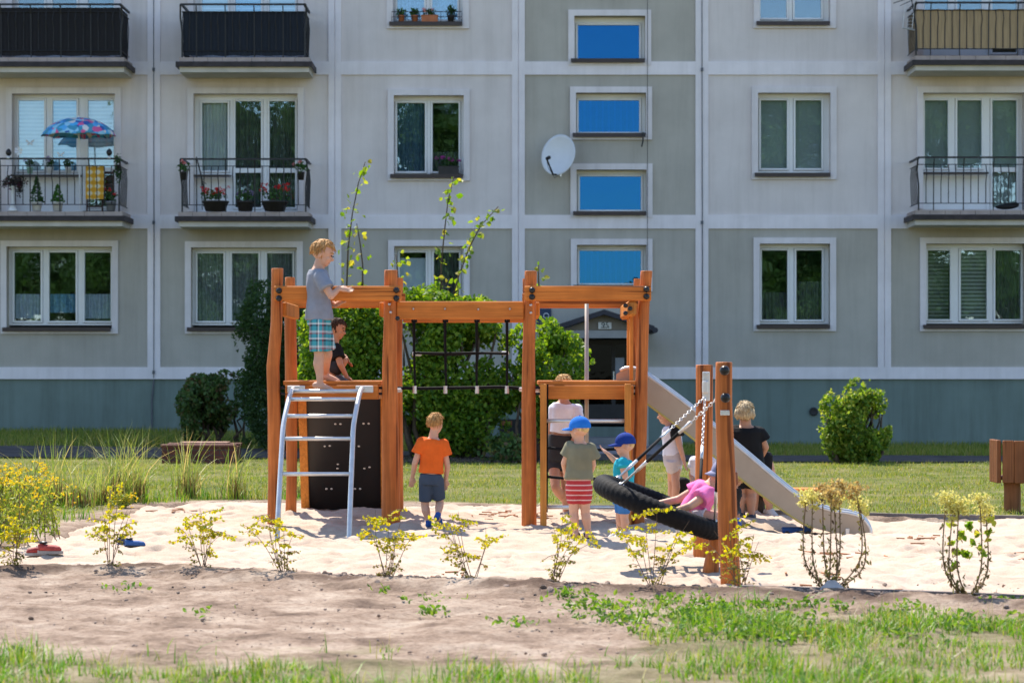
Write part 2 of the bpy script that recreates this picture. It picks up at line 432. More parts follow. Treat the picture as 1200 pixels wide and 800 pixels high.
nt.links.new(c, b.inputs['Base Color']); b.inputs['Roughness'].default_value = .95; b.inputs['Specular IOR Level'].default_value = .1
bump(nt, b, nz(nt, 55, 5, (1, 1, 1), .7), .35, .012)
sand = npmesh('sand', V, F, m_sand, None, True); tag(sand, None, None, None, 'structure')
SZ = dict()
def sand_at(x, y):
    i = int(np.clip(np.searchsorted(sys_, y), 0, len(sys_)-1)); j = int(np.clip(np.searchsorted(sxs, x), 0, len(sxs)-1)); return float(zz_s[i, j])
zz_s = zz

# paths
def sheet(name, x0, x1, y0, y1, mat, lift, n=40):
    gx, gy = np.meshgrid(np.linspace(x0, x1, n), np.linspace(y0, y1, 12)); z = gz(gx, gy)+lift+.012
    V = np.stack([gx, gy, z], -1).reshape(-1, 3)
    ii = (np.arange(11)[:, None]*n+np.arange(n-1)[None, :]).reshape(-1, 1)
    o = npmesh(name, V, ii+np.array([[0, 1, n+1, n]]), mat, None, True); return tag(o, None, None, None, 'structure')
m_path, nt, b = newmat('paving_stones')
br = node(nt, 'ShaderNodeTexBrick'); br.inputs['Scale'].default_value = 4.0; br.inputs['Mortar Size'].default_value = .012
br.inputs['Color1'].default_value = (.30, .27, .28, 1); br.inputs['Color2'].default_value = (.24, .21, .22, 1); br.inputs['Mortar'].default_value = (.12, .11, .10, 1)
nt.links.new(coords(nt), br.inputs['Vector']); nt.links.new(mixc(nt, .5, br.outputs[0], ramp(nt, nz(nt, 3, 5), [(.3, (.6, .6, .6)), (.7, (1, 1, 1))]), 'MULTIPLY'), b.inputs['Base Color']); b.inputs['Roughness'].default_value = .9
m_asph = M('worn_asphalt', (.10, .09, .085), .95, .25, 3, bmp=.3, spec=.02)
sheet('path', -30, 30, 34.5, 37.0, m_asph, .0, 90)
sheet('entrance_path', .85, 2.6, 37.0, 42.2, m_path, .004, 12)

# grass: real blades
m_grass = leafmat('lawn_blades', [(.09, .16, .02), (.19, .26, .035), (.29, .32, .06), (.40, .35, .12)], .4, patch=.6)
m_grass_f = leafmat('front_blades', [(.05, .17, .012), (.10, .27, .02), (.20, .35, .03), (.37, .35, .09)], .4, patch=.8)
m_weed = leafmat('weed_leaves', [(.06, .15, .02), (.12, .24, .03), (.22, .31, .05)], .45)
def scatter(n, x0, x1, y0, y1, dens):
    x = rng.uniform(x0, x1, n); y = rng.uniform(y0, y1, n); k = rng.uniform(0, 1, n) < dens(x, y); return x[k], y[k]
x, y = scatter(140000, -8, 8, 16.5, 34.5, lambda x, y: grassy(x, y)*ss(.02, .10, -edist(x, y))*(.25+.75*ss(.40, .55, fbm(x*1.6, y*1.6, 41)))*(np.abs(x) < y*.225+.3))
lawn = blades('lawn_grass', np.stack([x, y, gz(x, y)-.005], 1), .03+.045*fbm(x*.9, y*.9, 42), .009, m_grass, None, .8); tag(lawn, 'sunlit lawn grass between sandbox and building', 'grass', None, 'stuff')
x, y = scatter(36000, -10, 10, 37.0, 42.25, lambda x, y: ((x < .8) | (x > 2.65))*1.)
g2 = blades('lawn_grass', np.stack([x, y, gz(x, y)-.005], 1), .11, .012, m_grass, None, .5); tag(g2, 'shaded grass strip along the foot of the building', 'grass', None, 'stuff')
fd = lambda x, y: np.clip(grassy(x, y), 0, 1)*ss(.47, .58, .5*fbm(x*1.9, y*1.9, 43)+.55*fbm(x*7, y*7, 45)+.05*ss(.4, 1.6, x))*(np.abs(x) < y*.225+.25)
x, y = scatter(60000, -3.4, 3.4, 9.2, 14.3, fd)
g3 = blades('foreground_grass', np.stack([x, y, gz(x, y)-.005], 1), .03+.13*fbm(x*2.6, y*2.6, 44)**1.3, .0065, m_grass_f, None, .9, segs=3); tag(g3, 'patchy foreground grass along the bottom edge', 'grass', None, 'stuff')
# dry bleached stalks
x, y = scatter(5000, -3.4, 3.4, 9.2, 14.2, fd)
g4 = blades('dry_grass', np.stack([x, y, gz(x, y)], 1), .13, .004, leafmat('dry_blades', [(.32, .27, .13), (.45, .38, .2)], .3), None, .8, segs=3); tag(g4, 'dry straw-coloured stalks among the foreground grass', 'grass', None, 'stuff')
# broad-leaved weeds
cx = np.concatenate([rng.normal(.75, .28, 26), rng.uniform(.5, 3.2, 60), rng.uniform(-3, 3, 18)]); cy = np.concatenate([rng.normal(12.9, .45, 26), rng.uniform(11.2, 13.3, 60), rng.uniform(11.0, 14.2, 18)])
Pw = []
for a_, b_ in zip(cx, cy):
    n = int(rng.integers(10, 45)); sp = rng.uniform(.03, .10)
    q = np.stack([rng.normal(a_, sp, n), rng.normal(b_, sp, n)], 1); Pw.append(np.column_stack([q, gz(q[:, 0], q[:, 1])+rng.uniform(.005, .05, n)]))
Pw = np.concatenate(Pw)
wd_ = leaves('low_weeds', Pw, .034, m_weed, None, .6, droop=-.25, flat=.0); tag(wd_, 'low broad-leaved weeds spreading over the bare dirt', 'weeds', None, 'stuff')
# clods and litter
m_clod = M('soil_clods', (.27, .20, .16), .95, .4, 25, bmp=.5, bscale=60)
mb = MB()
for k in range(5200):
    x_ = rng.uniform(-3.4, 3.4); t = rng.uniform()
    e = edist(np.array([x_]), np.array([14.2]))[0]
    if t < .78:
        y_ = None
        for yy in np.arange(13.0, 15.8, .05):
            if inpoly(np.array([x_]), np.array([yy]))[0]: y_ = yy; break
        if y_ is None: continue
        y_ += -abs(rng.normal(.05, .16))+.05; r_ = abs(rng.normal(0, .009))+.003
    else: y_ = rng.uniform(10.8, 14.6); r_ = abs(rng.normal(0, .0045))+.002
    if r_ > .035: r_ = .035
    z_ = ground_z(x_, y_)
    q = rng.uniform(.6, 1.3, 3)*r_
    mb.ell((x_, y_, z_+.022*(t < .78)+r_*.3), ((q[0], rng.normal(0, .3)*r_, 0), (0, q[1], rng.normal(0, .3)*r_), (0, 0, q[2]*.55)), 6, 4)
cl = mb.build('soil_clods', m_clod, None, False, False); tag(cl, 'crumbly clods of dark earth along the planted strip', 'clods', None, 'stuff')
# wood chips lying on the sand
mb = MB()
for cx_, cy_, nn_ in ((.05, 21.9, 30), (1.95, 14.8, 10), (-.6, 15.1, 8), (-3.0, 22.2, 10), (3.9, 16.9, 18), (3.3, 18.5, 14), (2.4, 17.2, 10)):
    for k in range(nn_):
        x_ = rng.normal(cx_, .22); y_ = rng.normal(cy_, .3)
        a_ = rng.uniform(0, 3.14); l_ = rng.uniform(.02, .06)
        z_ = sand_at(x_, y_)+.006
        mb.box(x_-l_, x_+l_, y_-.006, y_+.006, z_-.004, z_+.006, rot=Matrix.Rotation(a_, 3, 'Z'), pivot=(x_, y_, z_))
tag(mb.build('wood_chips', M('bark_chip', (.42, .20, .10), .8, .3, 30)), 'reddish wood chips scattered on the sand', 'wood chips', None, 'stuff')
# ------------------------------------------------------------ apartment block
bld = thing('apartment_building', 'grey rendered apartment block with white bands and balconies behind the playground', 'building', (0, FAC, 0))
FS = FPX/FAC
def fx(px): return (px-600)/FS
def fz(py): return H0-(py-HOR)/FS
ROOF = 12.3
VB = [(-254, -240), (-41, -26), (173, 188), (385, 400), (600, 615), (815, 830), (1028.5, 1044), (1242, 1257), (1455, 1470)]   # white uprights
HB = [(430, 444), (252, 268), (72.5, 88), (-107, -91.5), (-286, -271)]                                                    # white floor bands
BAYS = [(VB[i][1], VB[i+1][0]) for i in range(8)]
ROWS = [(268, 430), (88, 252), (-91.5, 72.5), (-271, -107)]
op_by = {}           # (bay,row) -> list of openings (px x0,y0,x1,y1)
windows = []
def win(bay, row, x0, y0, x1, y1, panes, **kw):
    op_by.setdefault((bay, row), []).append((x0, y0, x1, y1)); windows.append((x0, y0, x1, y1, panes, kw))
# ground floor
P3 = lambda d, y0, y1: [(17+d, 48+d, y0, y1), (58+d, 89+d, y0, y1), (99.5+d, 130+d, y0, y1)]
win(1, 0, 8, 289, 131.5, 385, P3(0, 296, 376), curt='cafe')
win(2, 0, 224, 290, 348, 385, [(231.5, 262, 297, 376), (272, 303, 297, 376), (313, 343, 297, 376)], curt='lace')
win(3, 0, 462, 288.5, 543.5, 381, [(468.5, 499, 296, 374), (508.5, 538, 296, 374)], curt='half')
win(5, 0, 890, 285.5, 972.5, 382, [(892.5, 922.5, 293.5, 374.5), (933, 963, 293.5, 374.5)], curt='dark')
win(6, 0, 1085, 285.5, 1201, 382, [(1087, 1113, 293.5, 374), (1125.5, 1156, 293.5, 374), (1166, 1196, 293.5, 374)], curt='zebra', ajar=1)
# first floor
win(1, 1, 14.5, 110, 135, 248, [(22, 52, 118, 200), (62, 90, 118, 200), (103.5, 133.5, 118, 242)], curt='day', door=2)
win(2, 1, 227, 110, 349, 248, [(237, 267, 121, 200), (276, 306, 119, 243), (316, 346, 119, 243)], curt='net', door=1)
win(3, 1, 461.5, 112, 543.5, 206, [(465.5, 498, 121, 201), (507, 537.5, 121, 201)], curt='blue')
win(5, 1, 888, 109, 973, 204.5, [(891.5, 922, 118, 197.5), (932, 962.5, 118, 197.5)], curt='blind')
win(6, 1, 1081.5, 109, 1200, 245, [(1083.5, 1110.5, 118, 197), (1121.5, 1150, 118, 197), (1162.5, 1191, 118, 243)], curt='blind', door=2)
# second floor (only their feet are in the picture)
win(1, 2, 14.5, -70, 135, 67, [(22, 52, -62, 20), (62, 90, -62, 20), (103.5, 133.5, -62, 62)], curt='none', door=2)
win(2, 2, 227, -70, 349, 67, [(237, 267, -60, 20), (276, 306, -61, 62), (316, 346, -61, 62)], curt='day', door=1)
win(3, 2, 460.5, -68, 542.5, 28, [(465.5, 497, -59, 23.5), (506.5, 536, -59, 23.5)], curt='bluelace')
win(5, 2, 890, -71, 972.5, 27.5, [(891, 921.5, -62, 21.5), (931, 962, -62, 21.5)], curt='none')
win(6, 2, 1081.5, -71, 1200, 65, [(1083.5, 1110.5, -62, 17), (1121.5, 1150, -62, 17), (1162.5, 1191, -62, 62)], curt='none', door=2)
# third floor and the two neighbouring bays (outside the picture, kept plain)
for bay, k in ((1, 3), (2, 3), (6, 3)):
    d = {1: 0, 2: 213, 6: 1068}[bay]
    win(bay, 3, 14.5+d, -250, 135+d, -154, P3(d+3, -242, -162), curt='none')
for bay, x0 in ((3, 462), (5, 890)):
    win(bay, 3, x0, -250, x0+82, -154, [(x0+5, x0+36, -242, -162), (x0+45, x0+76, -242, -162)], curt='none')
for bay, x0 in ((0, -180), (7, 1316)):
    for r, y in ((0, 288), (1, 110), (2, -70), (3, -250)):
        win(bay, r, x0, y, x0+82, y+96, [(x0+5, x0+36, y+8, y+88), (x0+45, x0+76, y+8, y+88)], curt='none')
# stairwell
STAIR = [(673, 19, 756, 71, 677, 749, 30, 69), (675, 109, 757, 158, 678, 749, 118, 155), (675.5, 199, 757.5, 249.5, 679.5, 751, 207, 246), (676, 287, 757.5, 335.5, 679, 751, 294, 332),
         (673, -71, 756, -21, 677, 749, -62, -24), (673, -161, 756, -111, 677, 749, -152, -114)]
for i, (x0, y0, x1, y1, a, b_, c, d) in enumerate(STAIR):
    windows.append((x0, y0, x1, y1, [(a, b_, c, d)], dict(curt='tape' if i in (1, 3) else 'none', stair=True)))
DOOR = (672, 396, 748, 500)
OPEN = [w[:4] for w in windows]+[DOOR]

# wall sheet with openings, cut per cell of a px grid
def wallgrid(x0, y0, x1, y1):
    """cells of a rectangle minus openings, in px"""
    ops = [o for o in OPEN if o[0] < x1 and o[2] > x0 and o[1] < y1 and o[3] > y0]
    ex = sorted({x0, x1} | {min(max(v, x0), x1) for o in ops for v in (o[0], o[2])}); ey = sorted({y0, y1} | {min(max(v, y0), y1) for o in ops for v in (o[1], o[3])})
    out = []
    for j in range(len(ey)-1):
        run = None
        for i in range(len(ex)-1):
            cx, cy = (ex[i]+ex[i+1])/2, (ey[j]+ey[j+1])/2
            inside = any(o[0] < cx < o[2] and o[1] < cy < o[3] for o in ops)
            if not inside:
                if run is None: run = [ex[i], ex[i+1]]
                else: run[1] = ex[i+1]
            if inside or i == len(ex)-2:
                if run: out.append((run[0], ey[j], run[1], ey[j+1]))
                run = None
    return out
lt, dk, bd = MB(), MB(), MB()
TH = .30
for b_, (x0, x1) in enumerate(BAYS):
    for r, (y0, y1) in enumerate(ROWS):
        tgt = MB()
        for c in wallgrid(x0, y0, x1, y1):
            tgt.box(fx(c[0]), fx(c[2]), FAC, FAC+TH, fz(c[3]), fz(c[1]))
        tgt.build('wall_panel', m_panel_d if (r == 0 or b_ == 4) else m_panel, bld)
# bands stand 3 cm proud
PR = .03
for (x0, x1) in VB:
    jx = (x0+x1)/2
    bd.box(fx(x0), fx(jx-.5), FAC-PR, FAC+TH, fz(430), ROOF-.25); bd.box(fx(jx+.5), fx(x1), FAC-PR, FAC+TH, fz(430), ROOF-.25)
    bd.box(fx(jx-.5), fx(jx+.5), FAC-PR+.018, FAC+TH, fz(430), ROOF-.25)
for (y0, y1) in HB:
    for i in range(len(VB)-1):
        if y0 == 430:
            continue
        for c in wallgrid(VB[i][1], y0, VB[i+1][0], y1): bd.box(fx(c[0]), fx(c[2]), FAC-PR, FAC+TH, fz(c[3]), fz(c[1]))
for c in wallgrid(VB[0][0], 430, VB[-1][1], 444): bd.box(fx(c[0]), fx(c[2]), FAC-PR, FAC+TH, fz(c[3]), fz(c[1]))
def part(mb, name, mat, parent=bld, **k): return mb.build(name, mat, parent, **k)
part(bd, 'facade_bands', m_band)
mb = MB()
for c in wallgrid(VB[0][0], 444, VB[-1][1], 600):
    mb.box(fx(c[0]), fx(c[2]), FAC+.02, FAC+TH, max(-1, fz(c[3])), fz(c[1]))
part(mb, 'plinth', m_plinth)
BX0, BX1 = fx(VB[0][0]), fx(VB[-1][1])
mb = MB(); mb.box(BX0, BX0+.3, FAC+TH, FAC+11, -1, ROOF-.25); mb.box(BX1-.3, BX1, FAC+TH, FAC+11, -1, ROOF-.25); mb.box(BX0+.3, BX1-.3, FAC+10.7, FAC+11, -1, ROOF-.25)
part(mb, 'side_and_rear_walls', m_panel)
mb = MB(); mb.box(BX0-.15, BX1+.15, FAC-.3, FAC+11.2, ROOF-.25, ROOF); part(mb, 'roof', M('roof_felt', (.12, .11, .11), .9))
# rooms behind the windows: floors and a back wall, so one never looks through the block
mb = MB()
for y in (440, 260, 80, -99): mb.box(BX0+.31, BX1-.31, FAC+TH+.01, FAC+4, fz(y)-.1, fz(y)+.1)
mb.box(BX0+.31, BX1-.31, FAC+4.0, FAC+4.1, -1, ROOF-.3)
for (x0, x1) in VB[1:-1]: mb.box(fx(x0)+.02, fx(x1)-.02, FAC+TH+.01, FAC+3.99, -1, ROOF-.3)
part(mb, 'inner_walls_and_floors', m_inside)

# glass: reflection mixed with a tinted pane; refl colours the mirrored sky
def glassmat(name, fac, tint=(1, 1, 1), refl=(.72, .84, 1)):
    m, nt, b = newmat(name); nt.nodes.remove(b)
    t = node(nt, 'ShaderNodeBsdfTransparent'); t.inputs[0].default_value = (*tint, 1)
    g = node(nt, 'ShaderNodeBsdfGlossy'); g.inputs['Roughness'].default_value = .012; g.inputs['Color'].default_value = (*refl, 1)
    bp = node(nt, 'ShaderNodeBump'); bp.inputs['Strength'].default_value = .06; bp.inputs['Distance'].default_value = .02
    nt.links.new(nz(nt, 3.0, 2), bp.inputs['Height']); nt.links.new(bp.outputs[0], g.inputs['Normal'])
    x = node(nt, 'ShaderNodeMixShader'); x.inputs[0].default_value = fac
    nt.links.new(t.outputs[0], x.inputs[1]); nt.links.new(g.outputs[0], x.inputs[2]); nt.links.new(x.outputs[0], nt.nodes['Material Output'].inputs[0])
    return m
m_glass = glassmat('window_glass', .135, (.94, .97, .97), (.66, .84, 1))  # reflection tinted to make the mirrored sky bluer
m_glass_s = glassmat('stairwell_glass', .30, (.26, .44, .72), (.03, .21, .48))  # deep blue of the mirrored sky is put into the reflection tint
def clothmat(name, c, scale=30, var=.3, fold=14):
    m, nt, b = newmat(name)
    wv = nz(nt, 1.0, 2, (fold, fold, .4))
    nt.links.new(mixc(nt, .5, ramp(nt, wv, [(.3, [q*(1-var) for q in c]), (.7, c)]), ramp(nt, nz(nt, scale, 3), [(.4, [q*(1-var) for q in c]), (.6, c)])), b.inputs['Base Color'])
    b.inputs['Roughness'].default_value = .9; bump(nt, b, wv, .6, .05); return m
m_net = clothmat('net_curtain', (.42, .45, .48)); m_lace = clothmat('lace_curtain', (.34, .35, .37), 22, .6); m_white_c = clothmat('white_curtain', (.70, .72, .75), 20, .12)
m_blue_c = clothmat('blue_vertical_blind', (.07, .14, .22), 20, .5, 30); m_bluelace = clothmat('blue_lace', (.22, .46, .72), 24, .6)
m_pale_refl = clothmat('pale_pane_reflection', (.72, .77, .84), 3, .06, 1); m_drk = clothmat('grey_net', (.11, .12, .11), 12, .5)
m_cafe = clothmat('cafe_curtain', (.60, .68, .80), 16, .35, 28)
def stripemat(name, a, b2, n):
    m, nt, b = newmat(name); w = node(nt, 'ShaderNodeTexWave', wave_type='BANDS', bands_direction='Z', wave_profile='SIN'); w.inputs['Scale'].default_value = n
    nt.links.new(coords(nt), w.inputs['Vector']); nt.links.new(ramp(nt, w.outputs['Fac'], [(.45, a), (.55, b2)]), b.inputs['Base Color']); return m
m_zebra = stripemat('zebra_blind', (.07, .075, .07), (.36, .37, .36), 4.6); m_blind = stripemat('slat_blind', (.22, .27, .26), (.33, .38, .37), 16)
m_day = stripemat('day_night_blind', (.42, .50, .56), (.62, .68, .72), 4.6)
m_dayblue = stripemat('blue_day_night_blind', (.10, .36, .62), (.26, .52, .74), 4.6)
m_pane_top = stripemat('dark_pane_top', (.01, .01, .012), (.02, .02, .025), 3)
WY = FAC+.20                     # plane of the window frames
def wx(px): return X(px, WY)
def wz(py): return Z(py, WY)
def build_window(x0, y0, x1, y1, panes, kw):
    curt = kw.get('curt'); stair = kw.get('stair')
    # surround + reveal
    ox0, ox1, oz0, oz1 = fx(x0), fx(x1), fz(y1), fz(y0)
    w = .105; P = .045
    s = MB()
    s.box(ox0-w, ox1+w, FAC-P, FAC-.001 if False else FAC+.01, oz1, oz1+w)
    s.box(ox0-w, ox0, FAC-P, FAC+.01, oz0, oz1); s.box(ox1, ox1+w, FAC-P, FAC+.01, oz0, oz1)
    if not kw.get('door'): s.box(ox0-w, ox1+w, FAC-P, FAC+.01, oz0-w*.85, oz0)
    fr = MB()
    px0 = min(p[0] for p in panes); px1 = max(p[1] for p in panes); py0 = min(p[2] for p in panes)
    D0, D1 = WY-.03, WY+.04
    # outer frame stretches to the reveal
    L, Rr = ox0, ox1
    cols = sorted(panes)
    ex = [L]+[(wx(cols[i][1])+wx(cols[i+1][0]))/2 for i in range(len(cols)-1)]+[Rr]
    top = oz1
    for i, p in enumerate(cols):
        a, b2, zt, zb = wx(p[0]), wx(p[1]), wz(p[2]), wz(p[3])
        l, r = ex[i], ex[i+1]
        bot = max(oz0, zb-.075)
        fr.box(l, a-.04, D0+.02, D1, bot, top); fr.box(b2+.04, r, D0+.02, D1, bot, top)       # fixed frame
        fr.box(a-.04, b2+.04, D0+.02, D1, zt+.04, top); fr.box(a-.04, b2+.04, D0+.02, D1, bot, zb-.04)
        fr.bbox(a-.035, a, D0-.01, D1-.01, zb-.035, zt+.035, .006); fr.bbox(b2, b2+.035, D0-.01, D1-.01, zb-.035, zt+.035, .006)   # sash
        fr.bbox(a, b2, D0-.008, D1-.01, zt, zt+.035, .006); fr.bbox(a, b2, D0-.008, D1-.01, zb-.035, zb, .006)
        if kw.get('door') is not None and p[3] > wz(0) and (p[3]-p[2]) > 110:
            ym = wz(p[2]+81); fr.box(a, b2, D0-.006, D1-.01, ym-.04, ym+.04)
        if kw.get('door') is not None and (p[3]-p[2]) < 110:
            fr.box(l, r, D0+.05, D1, oz0, bot-.02)
    f = fr.build('window', m_pvc, bld)
    s.build('surround', m_surr, f)
    for p in cols:
        a, b2, zt, zb = wx(p[0]), wx(p[1]), wz(p[2]), wz(p[3])
        g = MB(); g.box(a+.001, b2-.001, WY-.006, WY+.006, zb+.001, zt-.001)
        g.build('pane', m_glass_s if stair else m_glass, f)
    # sill
    if not kw.get('door'):
        sl_ = MB(); zb = oz0; sl_.box(ox0-.06, ox1-.01, FAC-.10, WY-.035, zb-.012, zb+.022); sl_.box(ox0-.06, ox1-.01, FAC-.105, FAC-.09, zb-.05, zb+.0225)
        sl_.build('sill', m_sill, f)
    else:
        cw = [p for p in cols if p[3]-p[2] < 110]
        if cw:
            a, b2 = (ox0, ex[cols.index(cw[-1])+1]); zb = wz(cw[0][3])-.09
            sl_ = MB(); sl_.box(a+.01, b2-.01, FAC-.05, WY-.035, zb-.03, zb); sl_.build('sill', m_sill, f)
    # curtains
    def cur(i, mat, fr0=0., fr1=1., wav=.02, back=.07):
        p = cols[i]; a, b2, zt, zb = wx(p[0])-.03, wx(p[1])+.03, wz(p[2])+.03, wz(p[3])-.03
        zt2 = zb+(zt-zb)*fr1; zb2 = zb+(zt-zb)*fr0; n = 40
        v = []; fs = []
        for k in range(n+1):
            x = a+(b2-a)*k/n; y = WY+back+wav*math.sin(k*1.25+i)+wav*.5*math.sin(k*.57)
            v += [(x, y, zb2), (x, y, zt2)]
        fs = [(2*k, 2*k+2, 2*k+3, 2*k+1) for k in range(n)]
        MB().add(v, fs).build('curtain' if wav else 'blind', mat, f, wav > 0, False)
    nC = len(cols)
    if curt == 'cafe':
        for i in range(nC): cur(i, m_cafe if i != 1 else m_bluelace, .06 if i != 1 else .14, .40)
    elif curt == 'lace':
        for i in range(nC): cur(i, m_lace, .0, 1)
    elif curt == 'half': cur(0, m_pale_refl, 0, .9, 0); cur(1, m_drk, 0, 1)  # left pane: pale sheet stands in for a whitish-blue reflection
    elif curt == 'dark':
        for i in range(nC): cur(i, m_drk, 0, .55 if i else .4)
    elif curt == 'zebra':
        cur(0, m_zebra, .0, 1, 0, .3); cur(1, m_zebra, .0, 1, 0); cur(2, m_drk, 0, 1)
    elif curt == 'day':
        cur(0, m_day, 0, 1, 0); cur(1, m_dayblue, 0, 1, 0); cur(2, m_day, 0 if False else .35, 1, 0)
    elif curt == 'net': cur(0, m_white_c, 0, 1, .03); cur(1, m_drk, 0, 1); cur(2, m_drk, 0, 1)
    elif curt == 'blue': cur(0, m_blue_c, 0, 1, .012); cur(1, m_drk, 0, .3)
    elif curt == 'blind':
        for i in range(nC): cur(i, m_blind, 0 if i else .03, 1, 0)
    elif curt == 'bluelace':
        for i in range(nC): cur(i, m_bluelace, 0, 1, .015)
    elif curt == 'tape':
        cur(0, m_pane_top, .72, 1, 0)  # dark sheet behind the top of the pane
        p = cols[0]; tb = MB()
        for k in range(1, 10):
            x = wx(p[0])+(wx(p[1])-wx(p[0]))*k/10; tb.box(x-.016, x+.016, WY+.03, WY+.034, wz(p[3]), wz(p[2]))
        tb.build('blind', m_white_c, f)
    return f
for w_ in windows: build_window(*w_[:5], w_[5])

# balconies
m_rail = m_iron
BD = .95; YB = FAC-BD
def balcony(x0, x1, ytile, screen=None, rail=None):
    d = ytile-248
    a, b2 = X(x0, YB), X(x1, YB); z = lambda py: Z(py+d, YB)
    s = MB()
    s.box(a+.06, b2-.06, YB+.03, FAC-.05, z(265.5), z(259)); s.box(a+.03, b2-.03, YB+.005, FAC-.05, z(259), z(254))
    v = MB()
    sl_ = s.build('balcony', m_slabw, bld)
    t = MB(); n = 9
    for k in range(n):
        xa, xb = a+.05+(b2-a-.1)*k/n, a+.05+(b2-a-.1)*(k+1)/n
        t.box(xa+.003, xb-.003, YB+.02, FAC-.06, z(254)+.002, z(248.3))
    t.build('tiles', m_tile, sl_)
    st = MB(); st.box(a, b2, YB-.03, YB+.004, z(259.5), z(253.5)); st.box(a, a+.028, YB+.0045, FAC-.06, z(259.5), z(253.5)); st.box(b2-.028, b2, YB+.0045, FAC-.06, z(259.5), z(253.5))
    st.build('drip_strip', m_dstrip, sl_)
    rx0, rx1 = rail or (x0+8, x1-7)
    rl = MB(); A, Bx = X(rx0, YB), X(rx1, YB); zt, z2, zb, zf = z(186.5), z(194.5), z(240), z(248.2)
    yr = YB+.05; yo = YB-.03
    rl.box(A-.02, Bx+.02, yo-.02, yo+.02, zt-.018, zt+.012)
    rl.tube([(A, yr, z2), (Bx, yr, z2)], .008, 6); rl.tube([(A, yr, zb), (Bx, yr, zb)], .008, 6)
    for xx in (A, Bx):
        sg = -1 if xx == A else 1
        rl.box(xx-.02, xx+.02, yo+.02, FAC-.03, zt-.018, zt+.012)
        rl.tube([(xx, yr, z2), (xx, FAC-.02, z2)], .008, 6); rl.tube([(xx, yr, zb), (xx, FAC-.02, zb)], .008, 6)
        rl.tube([(xx+sg*.02, yo, zt), (xx+sg*.03, yr-.01, z2-.1), (xx, yr, z2-.35), (xx, yr, zf)], .016, 6)
        for k in range(1, 7):
            y = yr+(FAC-.05-yr)*k/7; rl.tube([(xx, y, z2), (xx+sg*.02, y, z2-.2), (xx, y, zb)], .007, 5)
    n = int(round((Bx-A)/.127))
    for k in range(1, n):
        x = A+(Bx-A)*k/n; e = .012*math.sin(k*2.3)
        if k % 4 == 2: rl.tube([(x, yo, zt), (x, yr-.02, z2-.05), (x, yr, zb), (x, yr, zf)], .0105, 6)
        else: rl.tube([(x, yr, z2), (x+e, yr-.04, z2-.15), (x, yr, z2-.3), (x, yr, zb)], .0085, 5)
    rl.build('railing', m_rail, sl_)
    if screen is not None:
        top = zt-.10 if screen is not m_beige else zt-.06
        top = z(194) if screen is m_navy else (z(189.5) if screen is m_dark_screen else z(193))
        bot = z(246) if screen is not m_beige else z(239.5)
        n = 160; v = []
        for k in range(n+1):
            x = A+.015+(Bx-A-.03)*k/n; y = yr+.022+.006*math.sin(k*.9)+(.0)
            v += [(x, y, bot+.008*math.sin(k*.21)), (x, y, top-.012*abs(math.sin(k*.12)) if screen is m_beige else top)]
        s2 = MB().add(v, [(2*k, 2*k+2, 2*k+3, 2*k+1) for k in range(n)])
        for xx in (A+.015, Bx-.015): s2.add([(xx, yr+.024, bot), (xx, FAC-.06, bot), (xx, FAC-.06, top), (xx, yr+.024, top)], [(0, 1, 2, 3)])
        o = s2.build('screen_cloth', screen, sl_, False, False)
    return sl_
balcony(-62, 147, 247.5, None, (-52, 139)); balcony(205, 365, 248); balcony(1069, 1235, 246, None, (1077, 1226))
balcony(-62, 149, 67, m_dark_screen, (-52, 141)); balcony(206, 366, 67, m_navy, (213, 357)); balcony(1069, 1236, 65, m_beige, (1074, 1227))

# conductor wires on the joints, vent, cable and bracket
m_wire = M('conductor_wire', (.10, .11, .13), .5)
for px in (180.5, 822.5):
    mb = MB(); mb.tube([(fx(px), FAC-PR-.012, fz(443)), (fx(px)+.01, FAC-PR-.012, fz(300)), (fx(px), FAC-PR-.012, fz(82)), (fx(px), FAC-PR-.012, ROOF-.3)], .006, 5)
    for py in (82, 261, 436): mb.box(fx(px)-.02, fx(px)+.02, FAC-PR-.03, FAC-PR-.001, fz(py)-.03, fz(py)+.03)
    if px < 200: mb.tube([(fx(180.5), FAC-.02, fz(444)), (fx(178), FAC+.0, fz(470)), (fx(178), FAC, fz(504))], .016, 6)
    part(mb, 'lightning_conductor', m_wire)
mb = MB(); mb.tube([(fx(758.5), FAC-.06, fz(y)) for y in (335, 280, 190, 70, -60, -280)], .005, 5); part(mb, 'hanging_cable', m_iron)
mb = MB(); mb.box(fx(752), fx(754.5), FAC-.14, FAC-.05, fz(160), fz(156)); mb.tube([(fx(753), FAC-.13, fz(157)), (fx(753), FAC-.14, fz(166)), (fx(751.5), FAC-.14, fz(173))], .015, 6); part(mb, 'wall_bracket', m_iron)
mb = MB(); mb.lathe((fx(953.5), FAC+.015, fz(482)), [(.075, -.01), (.075, .03), (.06, .035), (.0, .03)], 18, axis='y'); part(mb, 'vent_cap', m_iron)
# cellar window behind the hedge
mb = MB(); mb.box(fx(586), fx(612), FAC-.012, FAC+.02, fz(512), fz(491)); cw = part(mb, 'cellar_window', M('cellar_dark', (.012, .011, .012), .5))
mb = MB(); mb.box(fx(587), fx(600), FAC-.03, FAC-.013, fz(498), fz(493)); mb.build('board', m_binwood, cw)

